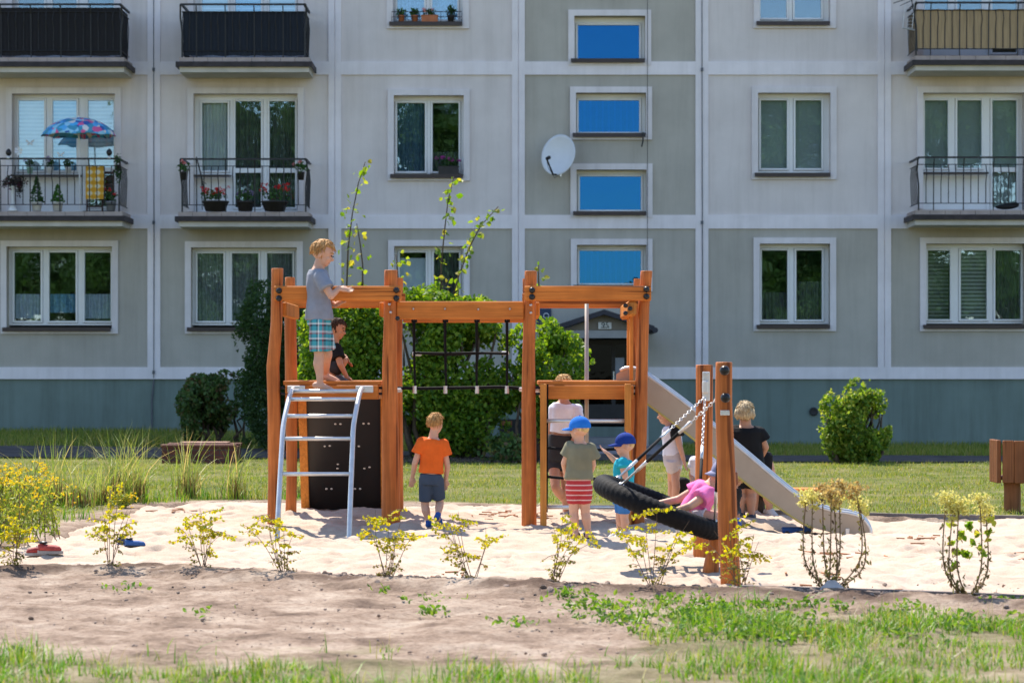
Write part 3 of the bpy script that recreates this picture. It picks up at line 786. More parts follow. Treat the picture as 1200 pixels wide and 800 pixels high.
# entrance: gabled canopy, lintel, number plate, dark doorway
YC = FAC-1.35
cx0, cx1, cxm = X(648, YC), X(767, YC), X(708, YC); zp, ze = Z(362.5, YC), Z(382, YC)
m_fascia = M('canopy_roof', (.030, .028, .038), .55, .2, 6)
cp = MB()
for sgn, xe in ((-1, cx0), (1, cx1)):
    t = .085
    p = [(cxm, zp), (xe, ze), (xe, ze-t), (cxm, zp-t)]
    cp.prism(p, YC-.05, FAC-.05)
canopy = part(cp, 'entrance_canopy', m_fascia)
mb = MB(); mb.tube([(cx1+.01, YC-.06, ze-.07), (cx1+.01, FAC-.06, ze-.07)], .05, 8); mb.tube([(cx0-.01, YC-.06, ze-.07), (cx0-.01, FAC-.06, ze-.07)], .05, 8); mb.build('gutter', m_fascia, canopy)
mb = MB(); YG = YC+.12
mb.prism([(X(660, YG), Z(386.5, YG)), (X(756, YG), Z(386.5, YG)), (X(711, YG), Z(369, YG)), (X(705, YG), Z(369, YG))], YG, YG+.08); mb.build('gable_board', M('gable_render', (.20, .165, .125), .8, .08, 5), canopy)
mb = MB(); mb.box(X(656, YG), X(760, YG), YG-.04, YG+.12, Z(396, YG), Z(387, YG)); mb.build('lintel', M('lintel_paint', (.32, .31, .30), .7, .08, 5), canopy)
mb = MB(); 
for a, b2 in ((656, 661), (755, 760)): MB().box(X(a, YG), X(b2, YG), YG-.02, YG+.08, ground_z(1.6, YG)-.1, Z(396.2, YG)).build('canopy_post', m_panel_d, canopy)
pl = MB(); pl.bbox(X(701, YG), X(716.5, YG), YG-.03, YG-.005, Z(388, YG)+.035, Z(377.5, YG), .004); plate = pl.build('number_plate', M('white_enamel', (.62, .60, .55), .4, .1, 8), bld)
def text(s, loc, size, mat, parent, name='numerals', ext=.002):
    cu = bpy.data.curves.new(name, 'FONT'); cu.body = s; cu.size = size; cu.extrude = ext; cu.align_x = 'CENTER'; cu.align_y = 'CENTER'
    o = bpy.data.objects.new(name, cu); COL.objects.link(o); o.location = loc; o.rotation_euler = (R(90), 0, 0)
    bpy.context.view_layer.update(); me = bpy.data.meshes.new_from_object(o.evaluated_get(bpy.context.evaluated_depsgraph_get())); me.transform(o.matrix_world)
    bpy.data.objects.remove(o); me.materials.clear(); me.materials.append(mat); return link(name, me, parent)
text('95', (X(709, YG), YG-.033, Z(381.3, YG)), .135, m_iron, plate)
mb = MB(); mb.box(X(704, YG), X(714, YG), YG-.034, YG-.031, Z(386.1, YG)+.03, Z(385.2, YG)+.03); mb.build('street_name_line', m_iron, plate)
# doorway: framed door, paper notice; the dark interior is put into near-black panes
YD = FAC+.12
mb = MB(); x0, x1 = X(676, YD), X(744, YD); zt, zb = Z(398, YD), Z(497, YD)
for a, b2 in ((x0-.03, x0+.05), (x1-.05, x1+.03), ((x0+x1)/2+.10, (x0+x1)/2+.17)): mb.box(a, b2, YD, YD+.06, zb, zt)
mb.box(x0+.05, (x0+x1)/2+.10, YD, YD+.06, zt-.09, zt); mb.box((x0+x1)/2+.17, x1-.05, YD, YD+.06, zt-.09, zt)
mb.box(x0+.05, (x0+x1)/2+.10, YD+.005, YD+.055, zb, zb+.35); mb.box((x0+x1)/2+.17, x1-.05, YD+.005, YD+.055, zb, zb+.35)
m_door = M('dark_door_frame', (.028, .024, .024), .5, .2, 8)
dr = part(mb, 'entrance_door', m_door)
mb = MB(); mb.box(x0+.05, (x0+x1)/2+.10, YD+.02, YD+.03, zb+.35, zt-.09); mb.box((x0+x1)/2+.17, x1-.05, YD+.02, YD+.03, zb+.35, zt-.09); mb.build('pane', glassmat('door_glass', .006, (.03, .03, .033)), dr)  # pane tint carries the darkness of the interior
mb = MB(); mb.box(X(721, YD), X(731.5, YD), YD-.012, YD+.018, Z(447, YD), Z(419, YD)); mb.build('notice', M('pale_paper', (.30, .32, .38), .8, .1, 10), dr)
mb = MB(); mb.tube([(X(719, YD), YD-.05, Z(455, YD)), (X(719, YD), YD-.05, Z(435, YD))], .012, 6); mb.build('handle', m_steel, dr)
mb = MB(); mb.box(X(668, FAC-.3), X(752, FAC-.3), FAC-.9, FAC+.3, -.2, .16); mb.box(X(668, FAC-.3), X(752, FAC-.3), FAC-1.25, FAC-.901, -.2, .02); part(mb, 'entrance_step', M('step_concrete', (.26, .25, .25), .9, .15, 6, bmp=.3))
# blue street plate on the wall
YS = FAC-.02
mb = MB(); mb.bbox(X(629, YS), X(646, YS), YS-.02, YS+.0, Z(380, YS), Z(361.5, YS), .004); sp = part(mb, 'blue_wall_sign', M('blue_enamel', (.015, .035, .085), .4, .1, 6))
mb = MB(); mb.tube([(X(640, YS)+.045*math.cos(a*math.pi/6), YS-.024, Z(370, YS)+.045*math.sin(a*math.pi/6)) for a in range(12)], .007, 6, close=True); mb.build('white_ring', m_pvc, sp)

# satellite dish on its wall arm
dish = thing('satellite_dish', 'round white satellite dish fixed to the wall beside the stairwell windows', 'satellite dish', (fx(651), FAC-.001, fz(195)))
c = Vector((fx(653.5), FAC-.42, fz(184))); ax = Vector((-.42, -.82, .22)).normalized(); u = ax.cross(Vector((0, 0, 1))).normalized(); v = u.cross(ax).normalized()
rings = []; back = []
vs = []; fs = []; NR, NS = 8, 36
for k, off in ((0, 0), (1, .012)):
    base = len(vs)
    for i in range(NR+1):
        r_ = i/NR
        for j in range(NS):
            a = 2*math.pi*j/NS; vs.append(c+u*(.325*r_*math.cos(a))+v*(.37*r_*math.sin(a))+ax*(.085*r_*r_-.085-off))
    for i in range(NR):
        for j in range(NS): fs.append((base+i*NS+j, base+i*NS+(j+1) % NS, base+(i+1)*NS+(j+1) % NS, base+(i+1)*NS+j))
o1 = NR*NS; o2 = (NR+1)*NS+NR*NS
for j in range(NS): fs.append((o1+j, o1+(j+1) % NS, o2+(j+1) % NS, o2+j))
MB().add(vs, fs).build('reflector', M('dish_paint', (.70, .71, .73), .4, .04, 4), dish, True)
mb = MB(); e = c-v*.36+ax*.0; tip = c+ax*.42-v*.20
mb.tube([e, e+ax*.12-v*.03, tip], [.018, .018, .015], 6); mb.tube([tip-ax*.02, tip+(c-tip).normalized()*.11], [.03, .034], 8); mb.build('feed_arm', m_iron, dish)
mb = MB(); mb.tube([c-ax*.1, c-ax*.2, Vector((fx(657), FAC-.02, fz(192)))], .02, 6); mb.tube([(fx(657), FAC-.03, fz(175)), (fx(657), FAC-.03, fz(207))], .02, 6); mb.build('wall_arm', m_steel, dish)
mb = MB(); mb.tube([tip, tip+Vector((.03, .2, -.14)), Vector((fx(650), FAC-.05, fz(209))), Vector((fx(657), FAC-.02, fz(203)))], .004, 5); mb.build('cable', m_iron, dish)
# television aerial beside the beige balcony
YA = YB-.05
an = thing('television_aerial', 'grey television aerial with a grid reflector beside the beige-screened balcony', 'aerial', W(1074, 22, YA))
mb = MB()
mb.tube([W(1047, 4, YA), W(1077, -6, YA)], .008, 5); mb.tube([W(1055, 7, YA-.1), W(1076, -3, YA)], .006, 5); mb.tube([W(1066, -12, YA), W(1074, 30, YA), W(1075, 60, YA)], .009, 5)
mb.build('boom', m_iron, an)
mb = MB()
for k in range(9): mb.tube([W(1062-.6*k*.4, 4+k*3.6, YA+.05), W(1071-.5*k*.3, 1+k*4, YA+.05)], .004, 4)
mb.tube([W(1061, 3, YA+.05), W(1058, 34, YA+.05)], .005, 4); mb.tube([W(1072, 0, YA+.05), W(1069, 34, YA+.05)], .005, 4); mb.tube([W(1058, 33, YA+.05), W(1072, 35.5, YA+.05)], .012, 4)
mb.build('grid_reflector', m_steel, an)
# ------------------------------------------------------------ things on balconies and sills
lf_dk = leafmat('dark_leaves', [(.018, .05, .012), (.03, .085, .02), (.055, .12, .03)], .3)
lf_md = leafmat('geranium_leaves', [(.03, .09, .02), (.05, .13, .03), (.09, .18, .05)], .35)
lf_con = leafmat('conifer_leaves', [(.02, .06, .015), (.04, .11, .02), (.06, .15, .03)], .2)
lf_pur = leafmat('dark_purple_leaves', [(.03, .02, .03), (.05, .04, .03), (.03, .05, .02)], .3)
fl_red = leafmat('red_petals', [(.55, .02, .02), (.75, .03, .03), (.65, .08, .06)], .3)
fl_mag = leafmat('magenta_petals', [(.30, .03, .20), (.45, .06, .32)], .3)
fl_vio = leafmat('violet_petals', [(.20, .12, .35), (.5, .45, .6)], .3)
fl_pink = leafmat('pale_pink_petals', [(.7, .2, .2), (.8, .35, .3)], .3)
def blob(c, r, n, shell=.55):
    d = rng.normal(size=(n, 3)); d /= np.linalg.norm(d, axis=1)[:, None]
    return np.array(c)+d*np.array(r)*(shell+(1-shell)*rng.uniform(0, 1, (n, 1)))
def potted(name, label, cat, px, py, Y, pw, ph, potmat, leafm, lw, lh, nleaf=120, lsize=.05, flower=None, nf=30, shape='round', box=False, fh=.9, group=None, fsize=.03):
    b = W(px, py, Y); t = thing(name, label, cat, b, group)
    mb = MB()
    if box: 
        mb.loft([[b+Vector((sx*pw/2*k, sy*.075*k, h)) for sx, sy in ((-1, -1), (1, -1), (1, 1), (-1, 1))] for k, h in ((.95, .0), (1, ph*.9), (1.04, ph*.91), (1.04, ph), (.95, ph), (.9, ph*.8))])
        mb.build('planter', potmat, t)
    else:
        mb.lathe(b, [(pw*.36, 0), (pw*.47, ph*.85), (pw*.5, ph*.86), (pw*.5, ph), (pw*.43, ph), (pw*.4, ph*.85)], 16); mb.build('pot', potmat, t, True)
    c = b+Vector((0, 0, ph+lh*.42))
    if shape == 'cone':
        h = rng.uniform(0, 1, nleaf)**1.5; a = rng.uniform(0, 6.283, nleaf); r_ = lw/2*(1-h)**.8*rng.uniform(.6, 1.05, nleaf)
        P = np.stack([c.x+r_*np.cos(a), c.y+r_*np.sin(a), b.z+ph+h*lh], 1)
    elif shape == 'trail':
        P = blob((c.x, c.y, c.z-lh*.1), (lw/2, .18, lh*.5), nleaf)
    else: P = blob(c, (lw/2, .10 if box else lw/2, lh*.55), nleaf, .2)
    leaves('foliage', P, lsize, leafm, t, .7)
    if flower is not None:
        nc = max(3, nf//12); F_ = []
        for k in range(nc):
            q = np.array([c.x+rng.uniform(-.45, .45)*lw, c.y-rng.uniform(.02, .10), b.z+ph+lh*rng.uniform(fh-.35, fh+.1)]); F_.append(blob(q, (.035, .035, .03), 12))
        leaves('flowers', np.concatenate(F_), fsize, flower, t, .9)
    return t
YB2 = YB+.14
potted('planter_box', 'dark planter of red geraniums, left of two on the middle balcony', 'flower box', 252.5, 247.5, YB2, .47, .17, m_pot_d, lf_md, .5, .24, 170, .055, fl_red, 230)
potted('planter_box', 'dark planter of red geraniums, right of two on the middle balcony', 'flower box', 322, 247.5, YB2, .47, .17, m_pot_d, lf_md, .55, .3, 170, .055, fl_red, 230)
potted('planter_box', 'dark planter with small violet flowers between the red geranium planters', 'flower box', 287.5, 247.5, YB2, .32, .17, m_pot_d, lf_md, .38, .22, 130, .05, fl_vio, 50, fh=.8)
potted('hanging_pot', 'hanging flower pot at the left end of the middle balcony railing', 'flower pot', 215, 211, YB-.02, .12, .14, m_pot_d, lf_md, .28, .22, 90, .05, fl_pink, 26)
potted('hanging_pot', 'hanging flower pot with pink blooms at the right end of the middle balcony railing', 'flower pot', 353, 211, YB-.02, .12, .14, m_pot_d, lf_md, .28, .2, 90, .05, fl_pink, 26)
tr = thing('plant_trellis', 'black climbing plant trellis leaning behind the railing of the middle balcony', 'trellis', W(243, 247, YB+.2))
mb = MB(); mb.tube([W(230, 184, YB+.12), W(235, 203, YB+.13), W(243, 246, YB+.2)], .012, 5); mb.tube([W(236, 205, YB+.13), W(237, 246, YB+.2)], .006, 4)
for k in range(5): mb.tube([W(237, 212+k*7, YB+.15), W(242, 216+k*7, YB+.16)], .005, 4)
mb.build('rods', m_iron, tr); leaves('twigs', blob(W(239, 226, YB+.16), (.05, .03, .28), 40, 0), .04, lf_dk, tr)
# left balcony
potted('potted_conifer', 'small conifer in white pot beside the trailing urn on the umbrella balcony', 'potted plant', 43, 247.5, YB2+.03, .20, .16, m_pot_w, lf_con, .24, .44, 420, .045, shape='cone')
potted('potted_conifer', 'bright green cone conifer in a white pot under the umbrella balcony', 'potted plant', 67.5, 247.5, YB2+.03, .20, .16, m_pot_w, leafmat('bright_conifer', [(.03, .10, .01), (.06, .19, .02), (.09, .24, .03)], .2), .24, .3, 420, .04, shape='cone')
b = W(15, 247.5, YB2); ur = thing('flower_urn', 'white trumpet-shaped urn with dark trailing flowers at the left of the umbrella balcony', 'flower urn', b)
MB().lathe(b, [(.095, 0), (.085, .02), (.045, .08), (.028, .18), (.026, .32), (.04, .40), (.07, .43)], 16).build('urn', m_pot_w, ur, True)
leaves('foliage', blob(b+Vector((.03, 0, .5)), (.26, .14, .14), 320, .2), .055, lf_pur, ur); leaves('foliage', blob(b+Vector((.13, 0, .36)), (.07, .05, .14), 60, .2), .05, lf_pur, ur); leaves('flowers', blob(b+Vector((.03, -.05, .48)), (.26, .12, .14), 60, .6), .03, leafmat('wine_petals', [(.12, .01, .04), (.2, .02, .07)], .3), ur)
potted('flower_pot', 'grey pot of red flowers at the right end of the umbrella balcony', 'flower pot', 130, 247.5, YB2+.02, .19, .17, M('grey_pot', (.18, .19, .21), .6), lf_md, .24, .22, 120, .05, fl_red, 40)
YI = FAC-.06
YI2 = FAC-.02
for k, (px, pm, lab, fl) in enumerate(((35, M('mint_pot', (.25, .42, .34), .5), 'mint green pot with violet flower, leftmost on the ledge above the conifers', fl_vio), (59, m_pot_w, 'white pot of leafy plant with violet flower, middle of the umbrella balcony ledge', fl_vio), (80, m_pot_w, 'white pot with dark bushy plant, just left of the umbrella pole', None))):
    potted('sill_pot', lab, 'flower pot', px, 203.5, YI2-.08, .12, .11, pm, lf_dk, .18, .16, 80, .05, fl, 14, group='pots on the umbrella balcony ledge')
potted('ivy_pot', 'hanging pot of trailing ivy at the right corner of the umbrella balcony', 'flower pot', 138, 200, YB-.02, .10, .10, m_pot_d, lf_dk, .18, .2, 40, .05)
leaves('foliage', blob(W(138, 203, YB-.04), (.07, .06, .20), 110, .2), .05, lf_dk, bpy.data.objects['ivy_pot'])
for px, lab in ((10, 'black round finial lantern on the railing at the left of the umbrella balcony'), (128, 'black lantern ornament on the railing right of the umbrella balcony')):
    b = W(px, 186, YB-.03); t = thing('solar_lantern', lab, 'lantern', b)
    MB().lathe(b, [(.03, 0), (.03, .03), (.015, .045)], 10).build('base', m_pot_w, t, True); MB().lathe(b, [(.02, .0451), (.05, .085), (.05, .12), (.03, .15), (.01, .17)], 10).build('globe', m_cap, t, True)
b = W(22, 186, YB-.03); t = thing('pinwheel', 'white toy pinwheel on a thin stick at the left of the umbrella railing', 'pinwheel', b)
MB().tube([W(21, 213, YB-.03), b+Vector((0, 0, .1))], .005, 5).build('stick', m_iron, t)
v = []; f_ = []
mb = MB()
for k in range(6):
    a = k*math.pi/3; c0 = b+Vector((0, -.012, .13))
    mb.add([c0, c0+Vector((.075*math.cos(a), 0, .075*math.sin(a))), c0+Vector((.07*math.cos(a+.7), -.02, .07*math.sin(a+.7)))], [(0, 1, 2)])
mb.build('vanes', m_pot_w, t, False, False)
# butterfly stickers on the left balcony glass
for px, py, s_, lab in ((35, 167, .06, 'white butterfly sticker on the left pane behind the umbrella balcony'), (71, 181, .05, 'white butterfly sticker on the blue blind pane behind the umbrella')):
    c = W(px, py, WY-.012); mb = MB()
    for sg in (-1, 1):
        mb.prism([(c.x, c.z), (c.x+sg*s_*1.1, c.z+s_*.9), (c.x+sg*s_*1.2, c.z+s_*.2), (c.x+sg*s_*.5, c.z-.004)], c.y-.002, c.y+.002)
        mb.prism([(c.x, c.z-.005), (c.x+sg*s_*.5, c.z-.01), (c.x+sg*s_*.9, c.z-s_*.7), (c.x+sg*s_*.4, c.z-s_*.8)], c.y-.002, c.y+.002)
    o = mb.build('butterfly_sticker', m_pvc); tag(o, lab, 'sticker')
# umbrella
YU = YB+.35
m_umb, nt, b_ = newmat('printed_umbrella_cloth')
vo = node(nt, 'ShaderNodeTexVoronoi'); vo.inputs['Scale'].default_value = 12; nt.links.new(coords(nt), vo.inputs['Vector'])
sp_ = node(nt, 'ShaderNodeSeparateColor'); nt.links.new(vo.outputs['Color'], sp_.inputs[0])
cc = nt.nodes.new('ShaderNodeValToRGB'); cc.color_ramp.interpolation = 'CONSTANT'; els = cc.color_ramp.elements
cols_ = [(.05, .26, .62), (.10, .42, .80), (.70, .12, .30), (.06, .30, .45), (.08, .45, .80), (.75, .70, .68), (.04, .12, .40), (.30, .62, .82)]
while len(els) < 8: els.new(.5)
for i, e in enumerate(els): e.position = i/8; e.color = (*cols_[i], 1)
nt.links.new(sp_.outputs[0], cc.inputs[0]); nt.links.new(cc.outputs[0], b_.inputs['Base Color']); b_.inputs['Roughness'].default_value = .7
um = thing('sun_umbrella', 'blue and pink flower-print sun umbrella standing on the left balcony', 'umbrella', W(94, 246, YU))
apex = W(92, 138, YU); rim = Z(160.5, YU); ru = .66
v = []; f_ = []; NS = 48; NR = 8
for i in range(NR+1):
    t_ = i/NR
    for j in range(NS):
        a = 2*math.pi*(j+.5)/NS; seg8 = (a % (math.pi/4))/(math.pi/4); sc = 1-.06*4*seg8*(1-seg8)*t_
        r_ = ru*math.sin(t_*1.25)/math.sin(1.25)*sc; z_ = rim+(apex.z-rim)*(math.cos(t_*1.25)-math.cos(1.25))/(1-math.cos(1.25))+.03*4*seg8*(1-seg8)*t_*t_
        v.append((apex.x+r_*math.cos(a), YU+r_*.75*math.sin(a), z_))
for i in range(NR):
    for j in range(NS): f_.append((i*NS+j, i*NS+(j+1) % NS, (i+1)*NS+(j+1) % NS, (i+1)*NS+j))
canopy_ = MB().add(v, f_).build('canopy', m_umb, um, True); md = canopy_.modifiers.new('solid', 'SOLIDIFY'); md.thickness = .004
ru_ = MB()
for j in range(8):
    a = j*math.pi/4; ru_.tube([(apex.x, YU, apex.z-.03), (apex.x+.35*math.cos(a), YU+.26*math.sin(a), apex.z-.09), (apex.x+.64*math.cos(a), YU+.47*math.sin(a), rim-.005)], .005, 4)
ru_.build('ribs', m_steel, um); MB().tube([W(94, 246, YU), W(93, 190, YU), (apex.x, YU, apex.z+.03)], .014, 8).build('pole', m_pvc, um)
# towel over the railing and folding chair
m_towel, nt, b_ = newmat('plaid_towel')
ax_ = []
for d_, sc_ in (('X', 2.3), ('Z', 2.6)):
    w = node(nt, 'ShaderNodeTexWave', wave_type='BANDS', bands_direction=d_); w.inputs['Scale'].default_value = sc_; nt.links.new(coords(nt), w.inputs['Vector']); ax_.append(w.outputs['Fac'])
q = node(nt, 'ShaderNodeMath', operation='ADD'); nt.links.new(ax_[0], q.inputs[0]); nt.links.new(ax_[1], q.inputs[1])
q2 = node(nt, 'ShaderNodeMath', operation='MULTIPLY'); q2.inputs[1].default_value = .5; nt.links.new(q.outputs[0], q2.inputs[0])
nt.links.new(ramp(nt, q2.outputs[0], [(.32, (.75, .68, .5)), (.42, (.72, .45, .08)), (.75, (.62, .30, .02))]), b_.inputs['Base Color']); b_.inputs['Roughness'].default_value = .9
YT = YB+.11
n = 24; v = []
for k in range(n+1):
    px = 100.5+(121.5-100.5)*k/n; dy = .008*math.sin(k*.9)
    for (py, yy) in ((233.5, YT-.02), (213, YT-.012), (195, YT), (193.6, YT+.015), (195, YT+.03), (225, YT+.045)):
        p = W(px, py, YT); v.append((p.x, yy+dy, p.z))
tw = MB().add(v, [(6*k+i, 6*k+6+i, 6*k+7+i, 6*k+1+i) for k in range(n) for i in range(5)]).build('plaid_towel', m_towel, None, True, False); tag(tw, 'yellow and white plaid towel hanging over a chair back on the umbrella balcony', 'towel')
ch = thing('folding_chair', 'dark brown slatted folding chair half hidden by the yellow plaid towel', 'chair', W(117, 247, YB+.45))
m_chair = M('dark_chair_wood', (.05, .022, .015), .5, .2, 10); mb = MB(); Yc = YB+.3
for px in (102, 120, 133): mb.tube([W(px, 247.5, Yc), W(px, 199, Yc+.05)], .016, 6)
mb.build('legs', m_chair, ch); mb = MB()
for py in (201, 208, 215, 221): mb.box(X(120.5, Yc), X(132.5, Yc), Yc+.0, Yc+.015, Z(py+3.2, Yc), Z(py, Yc))
mb.box(X(102.5, Yc), X(132.5, Yc), Yc-.02, Yc+.35, Z(229, Yc), Z(226, Yc)); mb.box(X(102.5, Yc), X(119.5, Yc), Yc-.0, Yc+.02, Z(243, Yc), Z(241, Yc)); mb.build('slats', m_chair, ch)
# right balcony bundle
b = W(1180, 245.5, YB2); o = MB().ell(b+Vector((0, 0, .05)), ((.2, 0, .01), (0, .1, 0), (0, 0, .05)), 12, 8).ell(b+Vector((.13, 0, .08)), ((.08, 0, 0), (0, .07, 0), (0, 0, .05)), 10, 7).build('cloth_bundle', m_dark_screen, None, True); tag(o, 'dark bundle of cloth lying on the tiles of the right balcony', 'cloth')
# sill plants
YW = FAC-.03
potted('flower_pot', 'pot of magenta flowers on the sill of the open-blind first-floor window', 'flower pot', 525.5, 205.2, YW, .36, .15, m_pot_d, lf_dk, .46, .2, 150, .05, fl_mag, 110, box=True, fh=.75)
for px, w_, pm, lab, fl, lw in ((470.5, .12, m_pot_t, 'small terracotta pot with a fern, leftmost on the top windowsill', None, .2), (486, .13, m_pot_t, 'terracotta pot with flat green leaves, second from the left on the top windowsill', None, .17), (528.5, .13, m_pot_d, 'dark pot with an upright bushy plant, rightmost on the top windowsill', None, .2)):
    potted('flower_pot', lab, 'flower pot', px, 26.5, YW, w_, .12, pm, lf_md if w_ < .13 or px < 500 else lf_dk, lw, .2 if px > 500 else .14, 80, .05, fl, 10)
potted('planter_box', 'terracotta trough with sprouting flowers on the top windowsill', 'flower box', 503.5, 26.5, YW, .29, .12, m_pot_t, lf_md, .28, .13, 90, .04, fl_pink, 14, box=True)
mb = MB(); mb.tube([W(459, 26.5, FAC-.09), W(459, 14, FAC-.09), W(541, 14, FAC-.09), W(541, 26.5, FAC-.09)], .007, 5); mb.tube([W(459, 20, FAC-.09), W(541, 20, FAC-.09)], .005, 5)
for k in range(1, 10): mb.tube([W(459+8.2*k, 26.5, FAC-.09), W(459+8.2*k, 14, FAC-.09)], .004, 4)
part(mb, 'sill_guard', m_iron)

# ------------------------------------------------------------ hedges and shrubs in front of the block
lf_hedge = leafmat('hedge_leaves', [(.06, .14, .016), (.11, .23, .025), (.20, .33, .035), (.31, .41, .055)], .5)
lf_thuja = leafmat('thuja_sprays', [(.02, .055, .014), (.034, .085, .02), (.06, .12, .028)], .3)
lf_dull = leafmat('dull_shrub_leaves', [(.04, .09, .025), (.07, .14, .035), (.10, .18, .045), (.14, .09, .04)], .4)
lf_bush = leafmat('bush_leaves', [(.07, .15, .025), (.13, .24, .03), (.24, .35, .05), (.42, .44, .09)], .5)
def cloud(ells, n, gap=.48, gs=2.2, shell=.62, seed=1):
    """points in a union of ellipsoids, thinned by noise so that gaps open"""
    vol = np.array([e[3]*e[4]*e[5] for e in ells]); out = []
    for e, m in zip(ells, (n*vol/vol.sum()).astype(int)*5):
        d = rng.normal(size=(m, 3)); d /= np.linalg.norm(d, axis=1)[:, None]
        r_ = shell+(1.06-shell)*rng.uniform(0, 1, (m, 1))**.7
        wob = .82+.36*vn(d[:, 0]*2.2+seed*7, d[:, 2]*2.2+d[:, 1]*1.7, seed)[:, None]
        out.append(np.array(e[:3])+d*r_*wob*np.array(e[3:6]))
    P = np.concatenate(out)
    q = fbm(P[:, 0]*gs+P[:, 1]*.7, P[:, 2]*gs+P[:, 1]*.9, seed+50, 3)
    P = P[q > gap*.85+rng.uniform(-.06, .06, len(P))]
    rng.shuffle(P); return P[:n]
def stems(mb, base, tops, r0=.03, n=5, wob=.06):
    for t in tops:
        b = Vector(base)+Vector((rng.uniform(-.12, .12), rng.uniform(-.08, .08), 0)); t = Vector(t); pts = []
        for i in range(n+1):
            f = i/n; p = b.lerp(t, f); 
            if 0 < i: p += Vector((rng.normal(0, wob), rng.normal(0, wob), 0))
            pts.append(p)
        mb.tube(pts, [r0*(1-.75*i/n) for i in range(n+1)], 6)
def E(x0, x1, y0, y1, Y, d): 
    a, b = W(x0, y1, Y), W(x1, y0, Y); return ((a.x+b.x)/2, Y, (a.z+b.z)/2, abs(b.x-a.x)/2, d, abs(b.z-a.z)/2)
def shrub(name, label, cat, ells, n, size, mat, stemtops, base, seed, gap=.5, r0=.03, gs=2.2, aspect=.7, shell=.55, **k):
    t = thing(name, label, cat, base)
    P = cloud(ells, n, gap, gs, shell, seed); P = P[P[:, 2] > ground_z(base[0], base[1])+.03]
    leaves('foliage', P, size, mat, t, aspect, **k)
    if len(stemtops):
        mb = MB(); 
        for bx, tops in stemtops: stems(mb, bx, tops, r0)
        mb.build('stems', m_bark, t, True)
    return t
# tall green hedge shrub behind the middle of the frame
YH = 35.0; g0 = lambda px, Y: Vector((X(px, Y), Y, ground_z(X(px, Y), Y)))
ell = [E(350, 480, 335, 470, YH, .55), E(350, 470, 400, 530, YH, .5), E(440, 590, 330, 440, YH, .6), E(470, 600, 380, 520, YH+.1, .6), E(420, 560, 345, 420, YH-.1, .5), E(440, 600, 440, 540, YH, .55), E(365, 420, 345, 540, YH+.1, .4)]
st = [(g0(px, YH), [W(px+rng.uniform(-40, 40), rng.uniform(350, 430), YH+rng.uniform(-.2, .2)) for k in range(3)]) for px in (400, 440, 490, 520, 540, 565)]
shrub('hedge', 'tall broad sunlit green hedge behind the climbing frame and rope net', 'hedge', ell, 36000, .075, lf_hedge, st, g0(480, YH), 3, .48, .045)
ell = [E(600, 690, 385, 470, YH-.2, .45), E(600, 660, 370, 430, YH-.2, .4), E(610, 675, 430, 525, YH-.1, .35), E(568, 645, 390, 455, YH, .4), E(575, 625, 430, 480, YH, .3)]
st = [(g0(px, YH-.2), [W(px+rng.uniform(-35, 30), rng.uniform(395, 450), YH-.2) for k in range(5)]) for px in (622, 640, 652)]
shrub('shrub', 'loose leafy shrub with dark bare stems left of the building entrance', 'shrub', ell, 11500, .072, lf_hedge, st, g0(640, YH-.2), 4, .43, .035)
YT_ = 36.6
ell = [E(278, 345, 332, 450, YT_, .5), E(282, 360, 400, 530, YT_, .5), E(300, 375, 345, 480, YT_, .45)]
thuja_P = shrub('thuja', 'dark green columnar thuja standing left of the climbing frame', 'conifer', ell, 24000, .065, lf_thuja, [(g0(318, YT_), [W(312, 400, YT_), W(325, 380, YT_)])], g0(318, YT_), 5, .30, .06, gs=3.2, aspect=.4, droop=.0, shell=.7)
YSH = 37.6
ell = [E(208, 270, 436, 500, YSH, .5), E(235, 310, 432, 505, YSH, .5), E(214, 260, 455, 532, YSH, .4), E(245, 305, 460, 530, YSH, .45)]
st = [(g0(px, YSH), [W(px+rng.uniform(-25, 25), rng.uniform(445, 480), YSH) for k in range(3)]) for px in (235, 255, 275)]
shrub('shrub', 'low rounded dull green shrub in the shade left of the dark thuja', 'shrub', ell, 7500, .072, lf_dull, st, g0(255, YSH), 6, .40, .03)
YBU = 34.1
ell = [E(963, 1042, 446, 530, YBU, .45), E(968, 1040, 470, 546, YBU, .42), E(980, 1030, 443, 480, YBU, .35)]
st = [(g0(px, YBU), [W(px+rng.uniform(-18, 18), rng.uniform(460, 500), YBU) for k in range(3)]) for px in (988, 1003, 1014, 1024)]
shrub('shrub', 'rounded clipped bush of green and yellow leaves standing alone by the right-hand plinth', 'shrub', ell, 9500, .066, lf_bush, st, g0(1003, YBU), 7, .45, .03)
ell = [E(560, 625, 508, 545, YH-1.0, .35)]
shrub('ground_shrub', 'low creeping dark shrub at the foot of the hedge behind the third post', 'shrub', ell, 700, .08, lf_dull, [], g0(590, YH-1.0), 8, .46)
# leaf litter in front of the hedge
P = np.stack([rng.uniform(X(350, 34), X(690, 34), 900), rng.uniform(33.6, 35.2, 900), np.zeros(900)], 1); P[:, 2] = gz(P[:, 0], P[:, 1])+.02
tag(leaves('leaf_litter', P, .07, M('dead_leaves', (.10, .075, .06), .9, .4, 40), None, .7, droop=0, flat=.8), 'dark leaf litter on the soil under the hedge', 'leaf litter', None, 'stuff')
